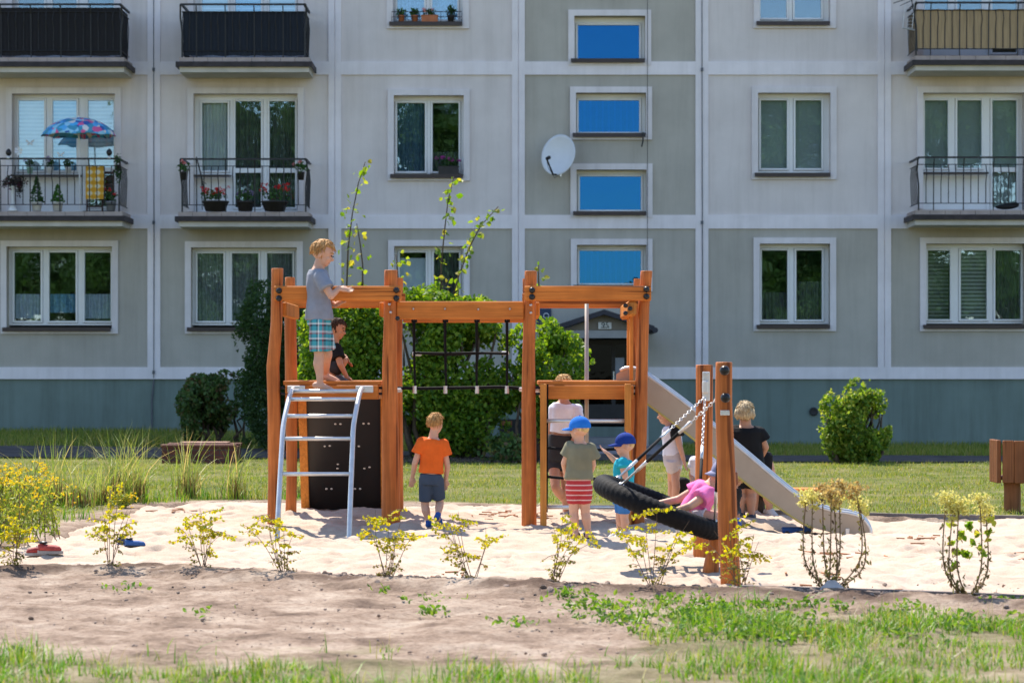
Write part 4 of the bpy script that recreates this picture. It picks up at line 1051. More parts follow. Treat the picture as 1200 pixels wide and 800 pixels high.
# long shoots rising out of the hedge
lf_shoot = leafmat('young_lime_leaves', [(.09, .20, .02), (.17, .29, .03), (.28, .36, .05), (.42, .38, .06)], .55)
def shoot(label, pts, Y, n, size=.10, spread=.10, group='long shoots above the hedge'):
    w = [W(px, py, Y) for px, py in pts]; t = thing('climbing_shoot', label, 'shoot', w[0], group)
    MB().tube(w, [.014*(1-.7*i/len(w)) for i in range(len(w))], 5).build('stem', m_bark, t, True)
    P = []
    for k in range(n):
        f = rng.uniform(.02, 1)*(len(w)-1); i = min(int(f), len(w)-2); p = w[i].lerp(w[i+1], f-i); P.append([p.x+rng.normal(0, spread*.7), p.y+rng.normal(0, spread*.5), p.z+rng.normal(0, .03)])
    leaves('foliage', np.array(P), size, lf_shoot, t, .85, droop=.3)
shoot('tall thin leafy shoot above the beam, left of the pair by the standing boy', [(406, 345), (408, 290), (413, 250), (420, 215), (428, 190)], YH-.1, 48)
shoot('shorter leafy shoot just right of the tall thin one by the standing boy', [(425, 345), (425, 310), (422, 285), (418, 262)], YH-.1, 26, .09)
shoot('tall leafy shoot reaching the sill of the magenta flower pot', [(517, 360), (517, 310), (521, 270), (525, 235), (532, 207)], YH-.1, 50)
shoot('leafy shoot leaning right across the facade above the rope net', [(527, 360), (537, 325), (550, 290), (563, 265), (584, 242)], YH-.2, 60)
shoot('small leafy shoot beside the ground-floor window, left of the rope net', [(468, 345), (466, 320), (464, 298)], YH-.2, 22, .09)
shoot('tiny leafy shoot behind the top of the third log post', [(632, 345), (631, 325), (631, 308)], YH-.2, 14, .09, .08)

# ------------------------------------------------------------ brick planter
m_brick, nt, b_ = newmat('old_red_brick')
br = node(nt, 'ShaderNodeTexBrick'); br.inputs['Scale'].default_value = 3.6; br.inputs['Mortar Size'].default_value = .02
br.inputs['Color1'].default_value = (.16, .045, .03, 1); br.inputs['Color2'].default_value = (.10, .03, .022, 1); br.inputs['Mortar'].default_value = (.07, .05, .045, 1)
mp = node(nt, 'ShaderNodeMapping'); mp.inputs['Rotation'].default_value = (R(90), 0, 0); tc = node(nt, 'ShaderNodeTexCoord'); nt.links.new(tc.outputs['Object'], mp.inputs[0]); nt.links.new(mp.outputs[0], br.inputs['Vector'])
nt.links.new(br.outputs[0], b_.inputs['Base Color']); b_.inputs['Roughness'].default_value = .9; bump(nt, b_, br.outputs['Fac'], -.5, .01)
YP = 33.3; bx0, bx1 = X(188, YP), X(276, YP); bz0 = ground_z(-4.3, YP); bz1 = Z(524, YP)
bp = thing('brick_planter', 'low dark red brick planter with planks on top on the lawn', 'planter', ((bx0+bx1)/2, YP+.3, bz0))
mb = MB(); 
mb.box(bx0+.02, bx1-.02, YP, YP+.12, bz0-.05, bz1); mb.box(bx0+.02, bx1-.02, YP+.7, YP+.82, bz0-.05, bz1); mb.box(bx0+.02, bx0+.14, YP+.121, YP+.699, bz0-.05, bz1); mb.box(bx1-.14, bx1-.02, YP+.121, YP+.699, bz0-.05, bz1)
mb.build('brick_wall', m_brick, bp)
mb = MB(); mb.bbox(bx0, bx1, YP-.02, YP+.17, bz1+.001, bz1+.04); mb.bbox(bx0, bx1, YP+.66, YP+.84, bz1+.001, bz1+.04); mb.build('rim', M('red_paint_timber', (.15, .05, .035), .7, .25, 6), bp)
mb = MB(); mb.bbox(X(208, YP), X(264, YP), YP+.2, YP+.62, bz1+.02, bz1+.065); mb.build('plank', M('weathered_plank', (.30, .17, .12), .8, .25, 8), bp)

# ------------------------------------------------------------ plank-clad bin on a post at the right edge
YBN = 22.2; t = thing('wooden_litter_bin', 'brown plank-clad wooden litter bin on a round post at the right edge', 'litter bin', W(1187, 600, YBN))
x0 = X(1163, YBN); zt, zb = Z(515.5, YBN), Z(565, YBN); wd2 = .098
for k in range(5):
    mb = MB(); xa = x0+.058+k*(wd2+.006)
    dz = rng.uniform(-.004, .004)
    mb.bbox(xa, xa+wd2, YBN-.2, YBN-.16, zb+dz, zt+dz, .006); mb.build('plank', m_binwood, t)
for k in range(4):
    ya = YBN-.155+k*.092; mb = MB(); mb.bbox(x0+.012, x0+.05, ya, ya+.086, zb+.0, zt+.005, .006); mb.build('plank', m_binwood, t)
    mb = MB(); mb.bbox(x0+.058+5*(wd2+.006), x0+.096+5*(wd2+.006), ya, ya+.086, zb, zt, .006); mb.build('plank', m_binwood, t)
mb = MB(); mb.box(x0+.055, x0+.57, YBN-.155, YBN+.2, zb+.03, zb+.06); mb.build('bin_floor', m_binwood, t)
xc = X(1185, YBN); MB().tube([(xc, YBN-.04, -.1), (xc+.003, YBN-.04, .2), (xc-.003, YBN-.04, zb+.0)], [.078, .077, .076], 20).build('post', m_binwood, t, False)
smooth_by_angle(t.children[-1])
# pieces of sandbox edging
m_edge = M('edging_board', (.16, .14, .135), .85, .25, 12)
e1 = [G(*p) for p in ((868, 694), (1000, 697.5), (1120, 702), (1290, 709))]
def edging(label, pts, h=.05, th=.045):
    mb = MB(); mb.loft([[p+Vector((0, sy*th/2, hz)) for sy, hz in ((-1, -.1), (1, -.1), (1, h), (-1, h))] for p in pts]); o = mb.build('sandbox_edging', m_edge); tag(o, label, 'edging')
edging('grey edging board along the front right rim of the sandbox', [p-Vector((0, .03, 0)) for p in e1], .045)
edging('dark edging board along the back right rim of the sandbox', [G(*p) for p in ((985, 602), (1040, 604), (1150, 606), (1290, 608.5))], .022)
0 and edging('thin edging board at the back left corner of the sandbox', [G(*p) for p in ((60, 625), (120, 606), (190, 590), (270, 587.5))], .02)
# ------------------------------------------------------------ climbing frame
YF, YK = 20.4, 21.8
cf = thing('playground_structure', 'orange stained log climbing frame with two towers, rope net, arched ladder and slide', 'climbing frame', (0, (YF+YK)/2, 0))
def logpost(ctrl, Y, name='post', parent=None, seg=22, seed=0, mat=None, base_z=-.15):
    """ctrl: (py, centre px, width px) from top to bottom"""
    ctrl = sorted(ctrl); py = [c[0] for c in ctrl]
    n = 46; pts = []; rad = []
    zt = Z(py[0], Y)
    for i in range(n):
        z = base_z+(zt-base_z)*i/(n-1); p = HOR-(z-H0)*FPX/Y
        cx = np.interp(p, py, [c[1] for c in ctrl]); w = np.interp(p, py, [c[2] for c in ctrl])
        pts.append(Vector((X(cx, Y), Y+.01*math.sin(z*3+seed), z))); rad.append(w*Y/FPX/2)
    vs = []; fs = []
    rows = [(p, r, 0) for p, r in zip(pts, rad)]+[(pts[-1]+Vector((0, 0, .004)), rad[-1]*.93, 0), (pts[-1]+Vector((0, 0, .005)), rad[-1]*.5, 0)]
    for i, (p, r, _) in enumerate(rows):
        for k in range(seg):
            a = 2*math.pi*k/seg; ca, sa = math.cos(a), math.sin(a)
            d = 1+.035*(mnoise.noise((ca*1.3+seed, sa*1.3, p.z*1.6)))+.02*mnoise.noise((ca*3+seed, sa*3, p.z*4))
            vs.append((p.x+r*d*ca, p.y+r*d*sa, p.z))
    m = len(rows)
    for i in range(m-1):
        for k in range(seg): fs.append((i*seg+k, i*seg+(k+1) % seg, (i+1)*seg+(k+1) % seg, (i+1)*seg+k))
    fs.append(tuple(range(seg))[::-1]); fs.append(tuple((m-1)*seg+k for k in range(seg)))
    o = MB().add(vs, fs).build(name, mat or m_post, parent or cf); return smooth_by_angle(o, 50)
logpost([(315, 325, 14), (380, 324, 13.5), (400, 322.5, 14), (430, 320, 15), (480, 321.5, 15.5), (560, 321.5, 15), (612, 321, 16)], YF, seed=1)
logpost([(317, 458, 15.5), (380, 457.5, 16), (430, 456.5, 17), (520, 457.5, 20), (560, 458, 21), (615, 458, 22)], YF, seed=2)
logpost([(318, 622, 14.5), (350, 621.5, 14), (420, 619.5, 15), (470, 619.5, 16.5), (540, 620, 17.5), (620, 620, 18)], YF, seed=3)
logpost([(318, 757.5, 14), (360, 754.5, 13), (420, 752.5, 13.5), (480, 751, 15.5), (560, 748, 16.5), (620, 746.5, 17)], YF, seed=4)
logpost([(325.5, 340, 11.5), (380, 340.5, 14), (470, 341.5, 14.5), (560, 342, 12.5), (602, 341, 13)], YK, seed=5)
logpost([(326, 467.5, 10), (400, 466, 11), (480, 466, 11.5), (602, 467, 12)], YK, seed=6)
logpost([(327, 617.5, 10), (450, 619, 11), (602, 619, 12)], YK, seed=7)
logpost([(327, 747.5, 9), (400, 744, 10), (470, 741.5, 11), (602, 739, 12)], YK, seed=8)
# beams
def beam(px0, px1, py0, py1, Y, th=.055, name='beam', mat=None, parent=None):
    mb = MB(); mb.bbox(X(px0, Y), X(px1, Y), Y-th/2, Y+th/2, Z(py1, Y), Z(py0, Y), .008); return mb.build(name, mat or m_beam, parent or cf)
YFb = YF-.085
beam(321, 470.5, 335, 352.5, YFb); beam(614.5, 763, 335, 352.5, YFb)
beam(333.5, 475, 343.5, 360.8, YK-.08); beam(612, 748, 343.5, 361, YK-.08)
beam(465, 613.8, 353, 374.3, YF); beam(472.5, 614.2, 357, 378, YK)
# cross beams of the towers (they run front to back)
def cross(px, Y0, Y1, z0, z1, w=.055, name='side_beam'):
    mb = MB(); mb.bbox(px-w/2, px+w/2, Y0, Y1, z0, z1, .008); return mb.build(name, m_plank, cf)
zt_ = Z(335, YFb); zb_ = Z(352.5, YFb)
cross(X(339, 21), YF+.07, YK-.12, zb_-.125, zb_-.005); cross(X(452, 21), YF+.07, YK-.12, zb_-.125, zb_-.005); cross(X(628, 21), YF+.07, YK-.12, zb_-.125, zb_-.005)
mb = MB(); mb.bbox(X(734, 20.5), X(744.5, 20.5), YF-.10, YK-.1, Z(371, 20.5), Z(352.9, 20.5), .02); mb.build('side_beam', m_plank, cf)
# bolts
def bolts(lst, Y, r=.028, name='bolt_caps'):
    mb = MB()
    for px, py in lst:
        c = W(px, py, Y); mb.lathe(c, [(r, 0), (r, .012), (r*.75, .026), (r*.3, .032)], 12, axis='y')
    o = mb.build(name, m_cap, cf); return smooth_by_angle(o, 50)
def caps(lst, Y, r=.026, mat=None, parent=None, name='bolt_cap'):
    for px, py in lst:
        c = W(px, py, Y); mb = MB()
        mb.lathe(c, [(r, -.0), (r, -.012), (r*.8, -.024), (r*.35, -.031)], 12)
        rot = Matrix.Translation(c) @ Matrix.Rotation(R(-90), 4, 'X') @ Matrix.Translation(-c)
        mb.v = [tuple(rot @ Vector(p)) for p in mb.v]
        mb.v = [(p[0], 2*c.y-p[1] if p[1] > c.y+.0001 else p[1], p[2]) for p in mb.v]
        smooth_by_angle(mb.build(name, mat or m_cap, parent or cf), 50)
fy_ = YFb-.028
caps([(327, 340.5), (327, 349.5), (464.5, 340), (464.5, 349.5), (623.5, 340), (623.5, 348), (757.5, 339), (757.5, 347.5)], fy_)
caps([(466, 373), (733, 358), (738.5, 361.5), (733, 367)], YF-.11, .02)
caps([(456.5, 356.5), (458, 366), (622.5, 357.5), (622.5, 366.5), (484.5, 362), (521.5, 362), (560.5, 362.5), (597.5, 362)], YF-.029, .010, m_steel)
caps([(456.5, 356.5), (458, 366), (622, 357.5), (622, 366.5)], YF-.06, .012, m_steel)
# platforms
def deck(px0, px1, name):
    z = 1.205; x0, x1 = X(px0, YF), X(px1, YF)
    mb = MB(); n = 9; y0, y1 = YF-.02, YK+.02
    for k in range(n):
        a = y0+(y1-y0)*k/n; mb.bbox(x0, x1, a+.003, a+(y1-y0)/n-.003, z-.035, z, .005)
    d = mb.build('platform', m_beam, cf)
    mb = MB(); mb.bbox(x0+.02, x1-.02, YF-.045, YF-.002 if False else YF-.0, z-.155, z-.0365, .006); mb.build('front_board', m_beam, d)
    mb = MB(); mb.bbox(x0+.02, x1-.02, YK-.02, YK+.03, z-.155, z-.0365, .006); mb.build('rear_board', m_beam, d)
    mb = MB(); mb.bbox(x0+.02, x0+.065, YF+.001, YK-.021, z-.155, z-.0365, .006); mb.bbox(x1-.065, x1-.02, YF+.001, YK-.021, z-.155, z-.0365, .006); mb.build('side_boards', m_plank, d)
    mb = MB()
    for xx in (x0, x1):
        for yy in (YF+.03, YK-.03):
            sg = -1 if xx == x0 else 1
            for dz in (.06, .11): mb.tube([(xx-sg*.03, yy, z-dz), (xx+sg*.06, yy, z-dz)], .012, 6)
    mb.build('fixing_bolts', m_cap, d)
    return d
deck(332, 446.5, 'l'); deck(631, 745, 'r')
# climbing wall at the back of the left tower, leaning outwards
def wallpt(px, py, Y): return W(px, py, Y)
tl, tr_, br_, bl_ = W(359, 457, 21.93), W(446, 457, 21.93), W(446.5, 598, 22.75), W(363, 598, 22.75)
nrm = (tr_-tl).cross(bl_-tl).normalized()
if nrm.y > 0: nrm = -nrm
def slab(a, b, c, d, t, name, mat, parent):
    v = [a, b, c, d, a-nrm*t, b-nrm*t, c-nrm*t, d-nrm*t]; return MB().add(v, [(0, 1, 2, 3), (7, 6, 5, 4), (0, 4, 5, 1), (1, 5, 6, 2), (2, 6, 7, 3), (3, 7, 4, 0)]).build(name, mat, parent)
cw = slab(tl, tr_, br_, bl_, .018, 'climbing_wall', m_hpl, cf)
u_ = (tr_-tl).normalized()
def strip(t0, b0, wd_, name):
    a = t0+nrm*.05; b = t0+u_*wd_+nrm*.05; c = b0+u_*wd_+nrm*.05; d = b0+nrm*.05; return slab(a, b, c, d, .075, name, m_plank, cw)
strip(tl-u_*.075, bl_-u_*.075, .073, 'edge_batten'); strip(tr_+u_*.002, br_+u_*.002, .05, 'edge_batten')
def onwall(px, py):
    f = (py-457)/(598-457); Y = 21.93+(22.75-21.93)*f; return W(px, py, Y)+nrm*.002
mb = MB()
for px, py in ((393, 496), (399, 496), (426, 495.5), (432, 495.5), (380.5, 522), (386.5, 521.5), (415, 522), (420.5, 522), (396, 543), (395.5, 548), (427, 548), (433, 546.5), (382.5, 572), (388.5, 572), (416, 572), (422, 572)):
    c = onwall(px, py); mb.ell(c, ((.013, 0, 0), (0, .008, 0), (0, 0, .013)), 8, 5)
mb.build('screw_heads', m_steel, cw, True)
mb = MB()      # holds on the far side
for px, py in ((396, 497), (429, 496), (383, 522), (418, 522), (396, 545), (430, 547), (385, 572), (419, 572)): mb.ell(onwall(px, py)-nrm*.05, ((.06, 0, 0), (0, .04, 0), (0, 0, .05)), 8, 6)
mb.build('climbing_holds', M('red_hold', (.4, .04, .03), .5), cw, True)
# arched steel ladder
lx = (X(329.5, 19.6), X(412.5, 19.6))
prof = [(20.42, 1.135), (20.3, 1.135), (20.16, 1.12), (20.03, 1.07), (19.9, .97), (19.78, .83), (19.66, .66), (19.5, .40), (19.33, .1), (19.2, -.2)]
def smoothp(p, k=5):
    out = []; p = [Vector(q) for q in p]; n = len(p)
    for i in range(n-1):
        a, b, c, d = p[max(i-1, 0)], p[i], p[i+1], p[min(i+2, n-1)]
        for j in range(k):
            t = j/k; out.append(.5*((2*b)+(-a+c)*t+(2*a-5*b+4*c-d)*t*t+(-a+3*b-3*c+d)*t**3))
    out.append(p[-1]); return out
mb = MB(); lad = None
rail_pts = []
for x in lx:
    pts = smoothp([(x+.035*max(0, (z-.85)/.28), y, z) for y, z in prof]); rail_pts.append(pts); mb.tube(pts, .021, 12)
lad = mb.build('arched_ladder', m_steel, cf, True)
for py in (458, 466.5, 487, 516, 553):
    best = min(range(len(rail_pts[0])), key=lambda i: abs(HOR-(rail_pts[0][i].z-H0)*FPX/rail_pts[0][i].y-py)); a, b = rail_pts[0][best], rail_pts[1][best]
    MB().tube([a, b], .017, 10).build('rung', m_steel, lad, True)
mb = MB()
for x in lx:
    sg = 1 if x == lx[1] else 1
    mb.bbox(x-.02, x+.13, YF-.062, YF-.047, 1.105, 1.165, .005)
mb.build('flange', m_steel, lad)
# rope net between the towers
YM = (YF+YK)/2-.2
net = None; mb = MB()
zb1 = Z(455, YM)
def rope(mb, pts, r=.011): mb.tube(smoothp(pts, 4) if len(pts) > 2 else pts, r, 7)
foot = [W(451, 454, YM), W(485, 455, YM), W(521, 454.5, YM), W(559, 454, YM), W(594, 453.5, YM), W(624, 456.5, YM)]
rope(mb, foot, .014)
net = mb.build('rope_net', m_rope, cf, True)
for i, px in enumerate((485.5, 522, 559, 594.5)):
    mb = MB()
    for dY, dx in ((-.5, 0), (.5, -1)):
        rope(mb, [W(px+dx, 374, YM+dY*.12), W(px+dx*.5, 414, YM+dY*.1), W(px+(1 if i < 2 else -.5), 453, YM+dY*.03)], .010)
    mb.box(X(px-3.2, YM), X(px+3.2, YM), YM-.06, YM+.06, Z(377.5, YM), Z(373.5, YM))
    mb.build('hanging_rope', m_rope, net, True)
mb = MB(); rope(mb, [W(486, 413.5, YM-.04), W(522, 414, YM-.05), W(559, 413.5, YM-.05), W(594, 414.5, YM-.04)]); rope(mb, [W(486, 413, YM+.05), W(522, 415.5, YM+.06), W(559, 414, YM+.06), W(594, 413, YM+.05)]); mb.build('cross_rope', m_rope, net, True)
for px, py, w_ in ((488.5, 414.5, 11), (592, 413.5, 9), (457, 457.5, 20), (466, 457, 10), (611.5, 456, 7), (629, 457, 8)): mb = MB(); mb.bbox(X(px-w_/2, YM), X(px+w_/2, YM), YM-.03, YM+.03, Z(py+2.6, YM), Z(py-2.4, YM), .008); mb.build('rope_clamp', m_steel, net)
for px in (486, 522, 559, 594): MB().tube([W(px, 452, YM-.02), W(px, 461, YM-.02)], .018, 8).build('rope_clamp', m_steel, net)
# fire pole and slide frame
MB().tube([(X(687.5, 21.55), 21.55, -.1), (X(687.5, 21.55), 21.55, Z(356, 21.55))], .018, 12).build('fire_pole', M('dull_pole_steel', (.46, .40, .34), .45, .1, 6, metal=.35), cf, True)
mb = MB(); mb.bbox(X(734.5, 21.2), X(737, 21.2), 21.1, 21.2, 1.2, Z(355, 21.2), .004); mb.build('baluster', m_plank, cf)
mb = MB(); mb.bbox(X(737.5, 20.8), X(741.5, 20.8), 20.7, 20.8, 1.2, Z(354, 20.8), .004); mb.build('baluster', m_plank, cf)
# slide
sx0, sx1 = X(744, 20.75), X(1029, 20.35)
yc0, yc1 = 20.98, 20.72
SWID = .36
up = [(-.18, 1.235), (0, 1.30), (.10, 1.285), (.35, 1.085), (.80, .70), (1.2, .36), (1.42, .20), (1.62, .125), (1.86, .095), (1.98, .05), (2.045, -.03), (2.05, -.09)]
# the upper edge of the side boards in (distance, height); the lower edge follows 0.23 m below
up = [(-.14, 1.26), (-.06, 1.305), (.02, 1.30), (.12, 1.255), (.5, .985), (1.0, .585), (1.35, .30), (1.55, .165), (1.75, .095), (1.92, .07), (2.02, .035), (2.08, -.03), (2.10, -.10), (2.06, -.175)]
lo = [(-.14, 1.16), (-.06, 1.13), (.02, 1.09), (.12, 1.02), (.5, .745), (1.0, .34), (1.35, .09), (1.55, -.03), (1.75, -.085), (1.92, -.15), (1.97, -.168), (2.0, -.18), (2.02, -.187), (2.04, -.19)]
sdir = Vector((sx1-sx0, yc1-yc0, 0)).normalized(); sper = Vector((-sdir.y, sdir.x, 0)); sorg = Vector((sx0, yc0, 0))
sc_ = (Vector((sx1-sx0, yc1-yc0, 0)).length)/2.11
def sp(d, z, o): return sorg+sdir*(d*sc_)+sper*o+Vector((0, 0, z))
def profsm(p, k=4): return [(q.x, q.z) for q in smoothp([(a, 0, b) for a, b in p], k)]
U, Lo = profsm(up), profsm(lo)
slide = None
for o, nm in ((-SWID/2, 'side_board'), (SWID/2-.02, 'side_board')):
    v = []; fs = []
    for (a, b), (c, d) in zip(U, Lo): v += [sp(a, b, o), sp(c, d, o), sp(a, b, o+.02), sp(c, d, o+.02)]
    for i in range(len(U)-1):
        k = 4*i; fs += [(k, k+1, k+5, k+4), (k+2, k+6, k+7, k+3), (k, k+4, k+6, k+2), (k+1, k+3, k+7, k+5)]
    e = 4*(len(U)-1); fs += [(0, 2, 3, 1), (e, e+1, e+3, e+2)]
    if slide is None: slide = MB().add(v, fs).build('slide', m_slideside, cf)
    else: MB().add(v, fs).build('side_board', m_slideside, slide)
v = []; fs = []
for (a, b), (c, d) in zip(U, Lo):
    f = .42; x_, z_ = a*f+c*(1-f), b*f+d*(1-f)
    v += [sp(x_, z_, -SWID/2+.022), sp(x_, z_, SWID/2-.022), sp(x_, z_-.004, -SWID/2+.022), sp(x_, z_-.004, SWID/2-.022)]
for i in range(len(U)-1): k = 4*i; fs += [(k, k+4, k+5, k+1), (k+2, k+3, k+7, k+6), (k, k+2, k+6, k+4), (k+1, k+5, k+7, k+3)]
MB().add(v, fs).build('chute', m_steel_b, slide, True)
mb = MB()
for o in (-SWID/2+.01, SWID/2-.01): mb.tube([sp(a, b+.006, o) for a, b in U[2:]], .017, 8)
mb.build('edge_rail', m_steel, slide, True)
mb = MB(); mb.tube([sp(c, d-.004, -SWID/2+.0) for c, d in Lo[6:30]], .010, 6); mb.tube([sp(c, d-.004, SWID/2) for c, d in Lo[6:30]], .010, 6); mb.build('lower_edge', m_slideedge, slide, True)
mb = MB(); mb.bbox(sp(1.87, 0, 0).x-.015, sp(1.87, 0, 0).x+.02, sp(1.87, 0, -SWID/2).y-.012, sp(1.87, 0, -SWID/2).y-.002, -.10, -.05, .003); mb.build('fixing_plate', m_steel, slide)
# timber ladder in front of the right tower: two stiles, steel and rope rungs
YL = YF-.11
t0 = MB(); a, b = X(633, YL), X(640.5, YL); t0.bbox(a, b, YL-.03, YL+.03, -.12, Z(449.5, YL), .006); tl_ = t0.build('timber_ladder', m_plank, cf)
t0 = MB(); a, b = X(732, YL), X(739.5, YL); t0.bbox(a, b, YL-.03, YL+.03, -.12, Z(449.5, YL), .006); t0.build('stile', m_plank, tl_)
for py in (493, 594): MB().tube([W(639, py, YL), W(733, py, YL)], .017, 10).build('steel_rung', m_steel, tl_, True)
for py, sag in ((524, 3.5), (558, 3)):
    mb = MB(); rope(mb, [W(639, py, YL), W(662, py+sag*.7, YL), W(690, py+sag, YL), W(733, py-1+sag*.6, YL)], .012); mb.build('rope_rung', m_rope, tl_, True)
MB().tube([W(641.8, 450, YL+.04), W(641.0, 600, YL+.04)], .008, 6).build('rope_rung', m_rope, tl_)

# ------------------------------------------------------------ nest swing
YS1, YS2 = 14.55, 17.05
sw = thing('nest_swing', 'round black rope nest swing hung on chains between two log posts', 'swing', (1.3, (YS1+YS2)/2, 0))
logpost([(425, 848.5, 19.5), (470, 848, 20), (520, 850, 21), (560, 851.5, 22), (620, 853, 23), (687, 856.5, 24)], YS1, 'post', sw, 26, 11)
logpost([(428, 825.5, 20), (480, 825.5, 20), (560, 825, 20.5), (648, 822.5, 21)], YS2, 'post', sw, 26, 12)
logpost([(616, 840, 13), (640, 837, 15), (668, 833, 19)], 15.6, 'brace_post', sw, 18, 13)
caps([(849, 434), (850, 466)], YS1-.075, .03, None, sw)
mb = MB(); c = W(849.5, 483.5, YS1-.062); mb.bbox(c.x-.027, c.x+.027, c.y-.006, c.y+.006, c.z-.015, c.z+.015, .002); mb.build('maker_plate', m_steel, sw)
mb = MB(); c = W(827.5, 452, YS2-.085); mb.bbox(c.x-.026, c.x+.026, c.y-.01, c.y+.008, c.z-.105, c.z+.1, .004); 
for dz in (.085,): mb.lathe((c.x, c.y-.012, c.z+dz), [(.012, -.008), (.012, .004), (.0, .005)], 10, axis='y')
mb.bbox(c.x-.03, c.x+.012, c.y-.05, c.y-.011, c.z-.05, c.z+.035, .006); mb.build('chain_plate', m_steel, sw)
# ring
Rg, rt = .395, .066
cen = W(773, 594, (YS1+YS2)/2-.05); til = R(21.5)
ex_ = Vector((math.cos(til), 0, -math.sin(til))); ey_ = Vector((0, math.cos(R(2.5)), math.sin(R(2.5)))); ez_ = ex_.cross(ey_).normalized()
NS, NT = 260, 26; v = []; fs = []
for i in range(NS):
    a = 2*math.pi*i/NS; rd = ex_*math.cos(a)+ey_*math.sin(a); c = cen+rd*Rg
    for k in range(NT):
        p = 2*math.pi*k/NT
        h = .5+.5*math.cos(a*62+p*1.0); h2 = .5+.5*math.cos(p*13+math.pi*(int(a*62/math.pi) % 2))
        r_ = rt*(.965+.06*h*(.55+.45*h2))
        v.append(c+(rd*math.cos(p)+ez_*math.sin(p))*r_)
for i in range(NS):
    for k in range(NT): fs.append((i*NT+k, i*NT+(k+1) % NT, ((i+1) % NS)*NT+(k+1) % NT, ((i+1) % NS)*NT+k))
ring = MB().add(v, fs).build('seat_ring', m_rope, sw, True)
mb = MB(); nn = 7
for k in range(-3, 4):
    q = k*.095; h = math.sqrt(max(.01, (Rg-.04)**2-q*q))
    for A, B in ((ex_, ey_), (ey_, ex_)):
        mb.tube([cen+A*q+B*(h*t)-ez_*(.05*(1-t*t)*(1-(q/Rg)**2)+.01) for t in (-1, -.6, -.2, .2, .6, 1)], .012, 6)
mb.build('seat_net', m_rope, ring, True)
# hangers: links, then black rods, then turnbuckles at the ring
def hanger(top, end, f_chain, f_rod, name='hanger'):
    top, end = Vector(top), Vector(end); d = end-top; L = d.length; t = d.normalized(); n = int(L*f_chain/.028); ch = MB()
    u = t.orthogonal().normalized(); w = t.cross(u)
    for k in range(n):
        c = top+t*(.014+k*.028); s_ = u if k % 2 else w
        pts = [c+t*(.019*math.cos(q))+s_*(.0085*math.sin(q)) for q in [2*math.pi*j/10 for j in range(10)]]; ch.tube(pts, .0027, 5, close=True)
    o = ch.build('chain', m_steel, sw, True)
    a, b = top+t*(L*f_chain), top+t*(L*f_rod)
    MB().tube([a, b], .011, 8).build('cover_sleeve', m_rope, o, True)
    MB().tube([a-t*.01, a+t*.12], .0115, 8).build('ferrule', m_steel, o, True); mb = MB(); mb.tube([b-t*.1, b+t*.02, b+t*.021, end], [.0115, .0115, .008, .008], 8); mb.tube([end-t*.03, end], .018, 8); mb.build('turnbuckle', m_steel, o, True)
def ringpt(a): return cen+(ex_*math.cos(a)+ey_*math.sin(a))*Rg+ez_*rt*.7
ptop2 = W(826, 465, YS2-.14); ptop1 = W(846, 462, YS1+.11)
hanger(ptop2, ringpt(R(142)), .42, .86); hanger(ptop1, ringpt(R(218)), .30, .80)
hanger(ptop2, ringpt(R(45)), .45, .9); hanger(ptop1, ringpt(R(-28)), .36, .82)

# ------------------------------------------------------------ low log bench beyond the swing
YBE = 22.3; bn = thing('log_bench', 'low wooden bench plank on a bark log behind the slide', 'bench', (X(920, YBE), YBE, 0))
mb = MB(); mb.bbox(X(860, YBE), X(976, YBE), YBE-.15, YBE+.15, .165, .21, .01); mb.build('seat', m_beam, bn)
for px in (884, 955): MB().tube([(X(px, YBE-.05), YBE-.05, -.05), (X(px, YBE-.05), YBE-.05, .163)], [.10, .095], 14).build('log_leg', m_bark, bn)
# ------------------------------------------------------------ people
m_skin = M('skin', (.60, .335, .225), .55, .06, 14, spec=.35)
m_skin_t = M('tanned_skin', (.48, .245, .15), .55, .06, 14, spec=.35)
m_eye = M('eye_dark', (.03, .02, .018), .3); m_lip = M('lips', (.45, .16, .13), .5)
def hairmat(name, c):
    m, nt, b = newmat(name); f = nz(nt, 1, 4, (70, 70, 18))
    nt.links.new(ramp(nt, f, [(.3, [x*.55 for x in c]), (.7, [min(1, x*1.25) for x in c])]), b.inputs['Base Color']); b.inputs['Roughness'].default_value = .65; b.inputs['Specular IOR Level'].default_value = .18
    bump(nt, b, f, .6, .01); return m
h_sandy = hairmat('sandy_hair', (.50, .27, .10)); h_blond = hairmat('blond_hair', (.64, .44, .20)); h_brown = hairmat('dark_brown_hair', (.07, .038, .022)); h_aub = hairmat('auburn_hair', (.24, .085, .045)); h_grey = hairmat('ash_blond_hair', (.52, .40, .24)); h_mid = hairmat('brown_hair', (.16, .075, .04))
def cl(name, c, var=.12, sc=9): return M(name, c, .85, var, sc, bmp=.35, bscale=16, spec=.15, bdist=.012)
m_plaid, nt, b_ = newmat('plaid_cotton')
def stripes(nt, ax, n, off=0):
    sx = node(nt, 'ShaderNodeTexCoord'); sp_ = node(nt, 'ShaderNodeSeparateXYZ'); nt.links.new(sx.outputs['Object'], sp_.inputs[0])
    a = node(nt, 'ShaderNodeMath', operation='MULTIPLY_ADD'); a.inputs[1].default_value = n; a.inputs[2].default_value = 50+off; nt.links.new(sp_.outputs[ax], a.inputs[0])
    f = node(nt, 'ShaderNodeMath', operation='FRACT'); nt.links.new(a.outputs[0], f.inputs[0]); return f.outputs[0]
def const_ramp(nt, f, stops):
    r = nt.nodes.new('ShaderNodeValToRGB'); r.color_ramp.interpolation = 'CONSTANT'; el = r.color_ramp.elements
    while len(el) < len(stops): el.new(.5)
    for e, (p, c) in zip(el, stops): e.position = p; e.color = (*c, 1)
    nt.links.new(f, r.inputs[0]); return r.outputs[0]
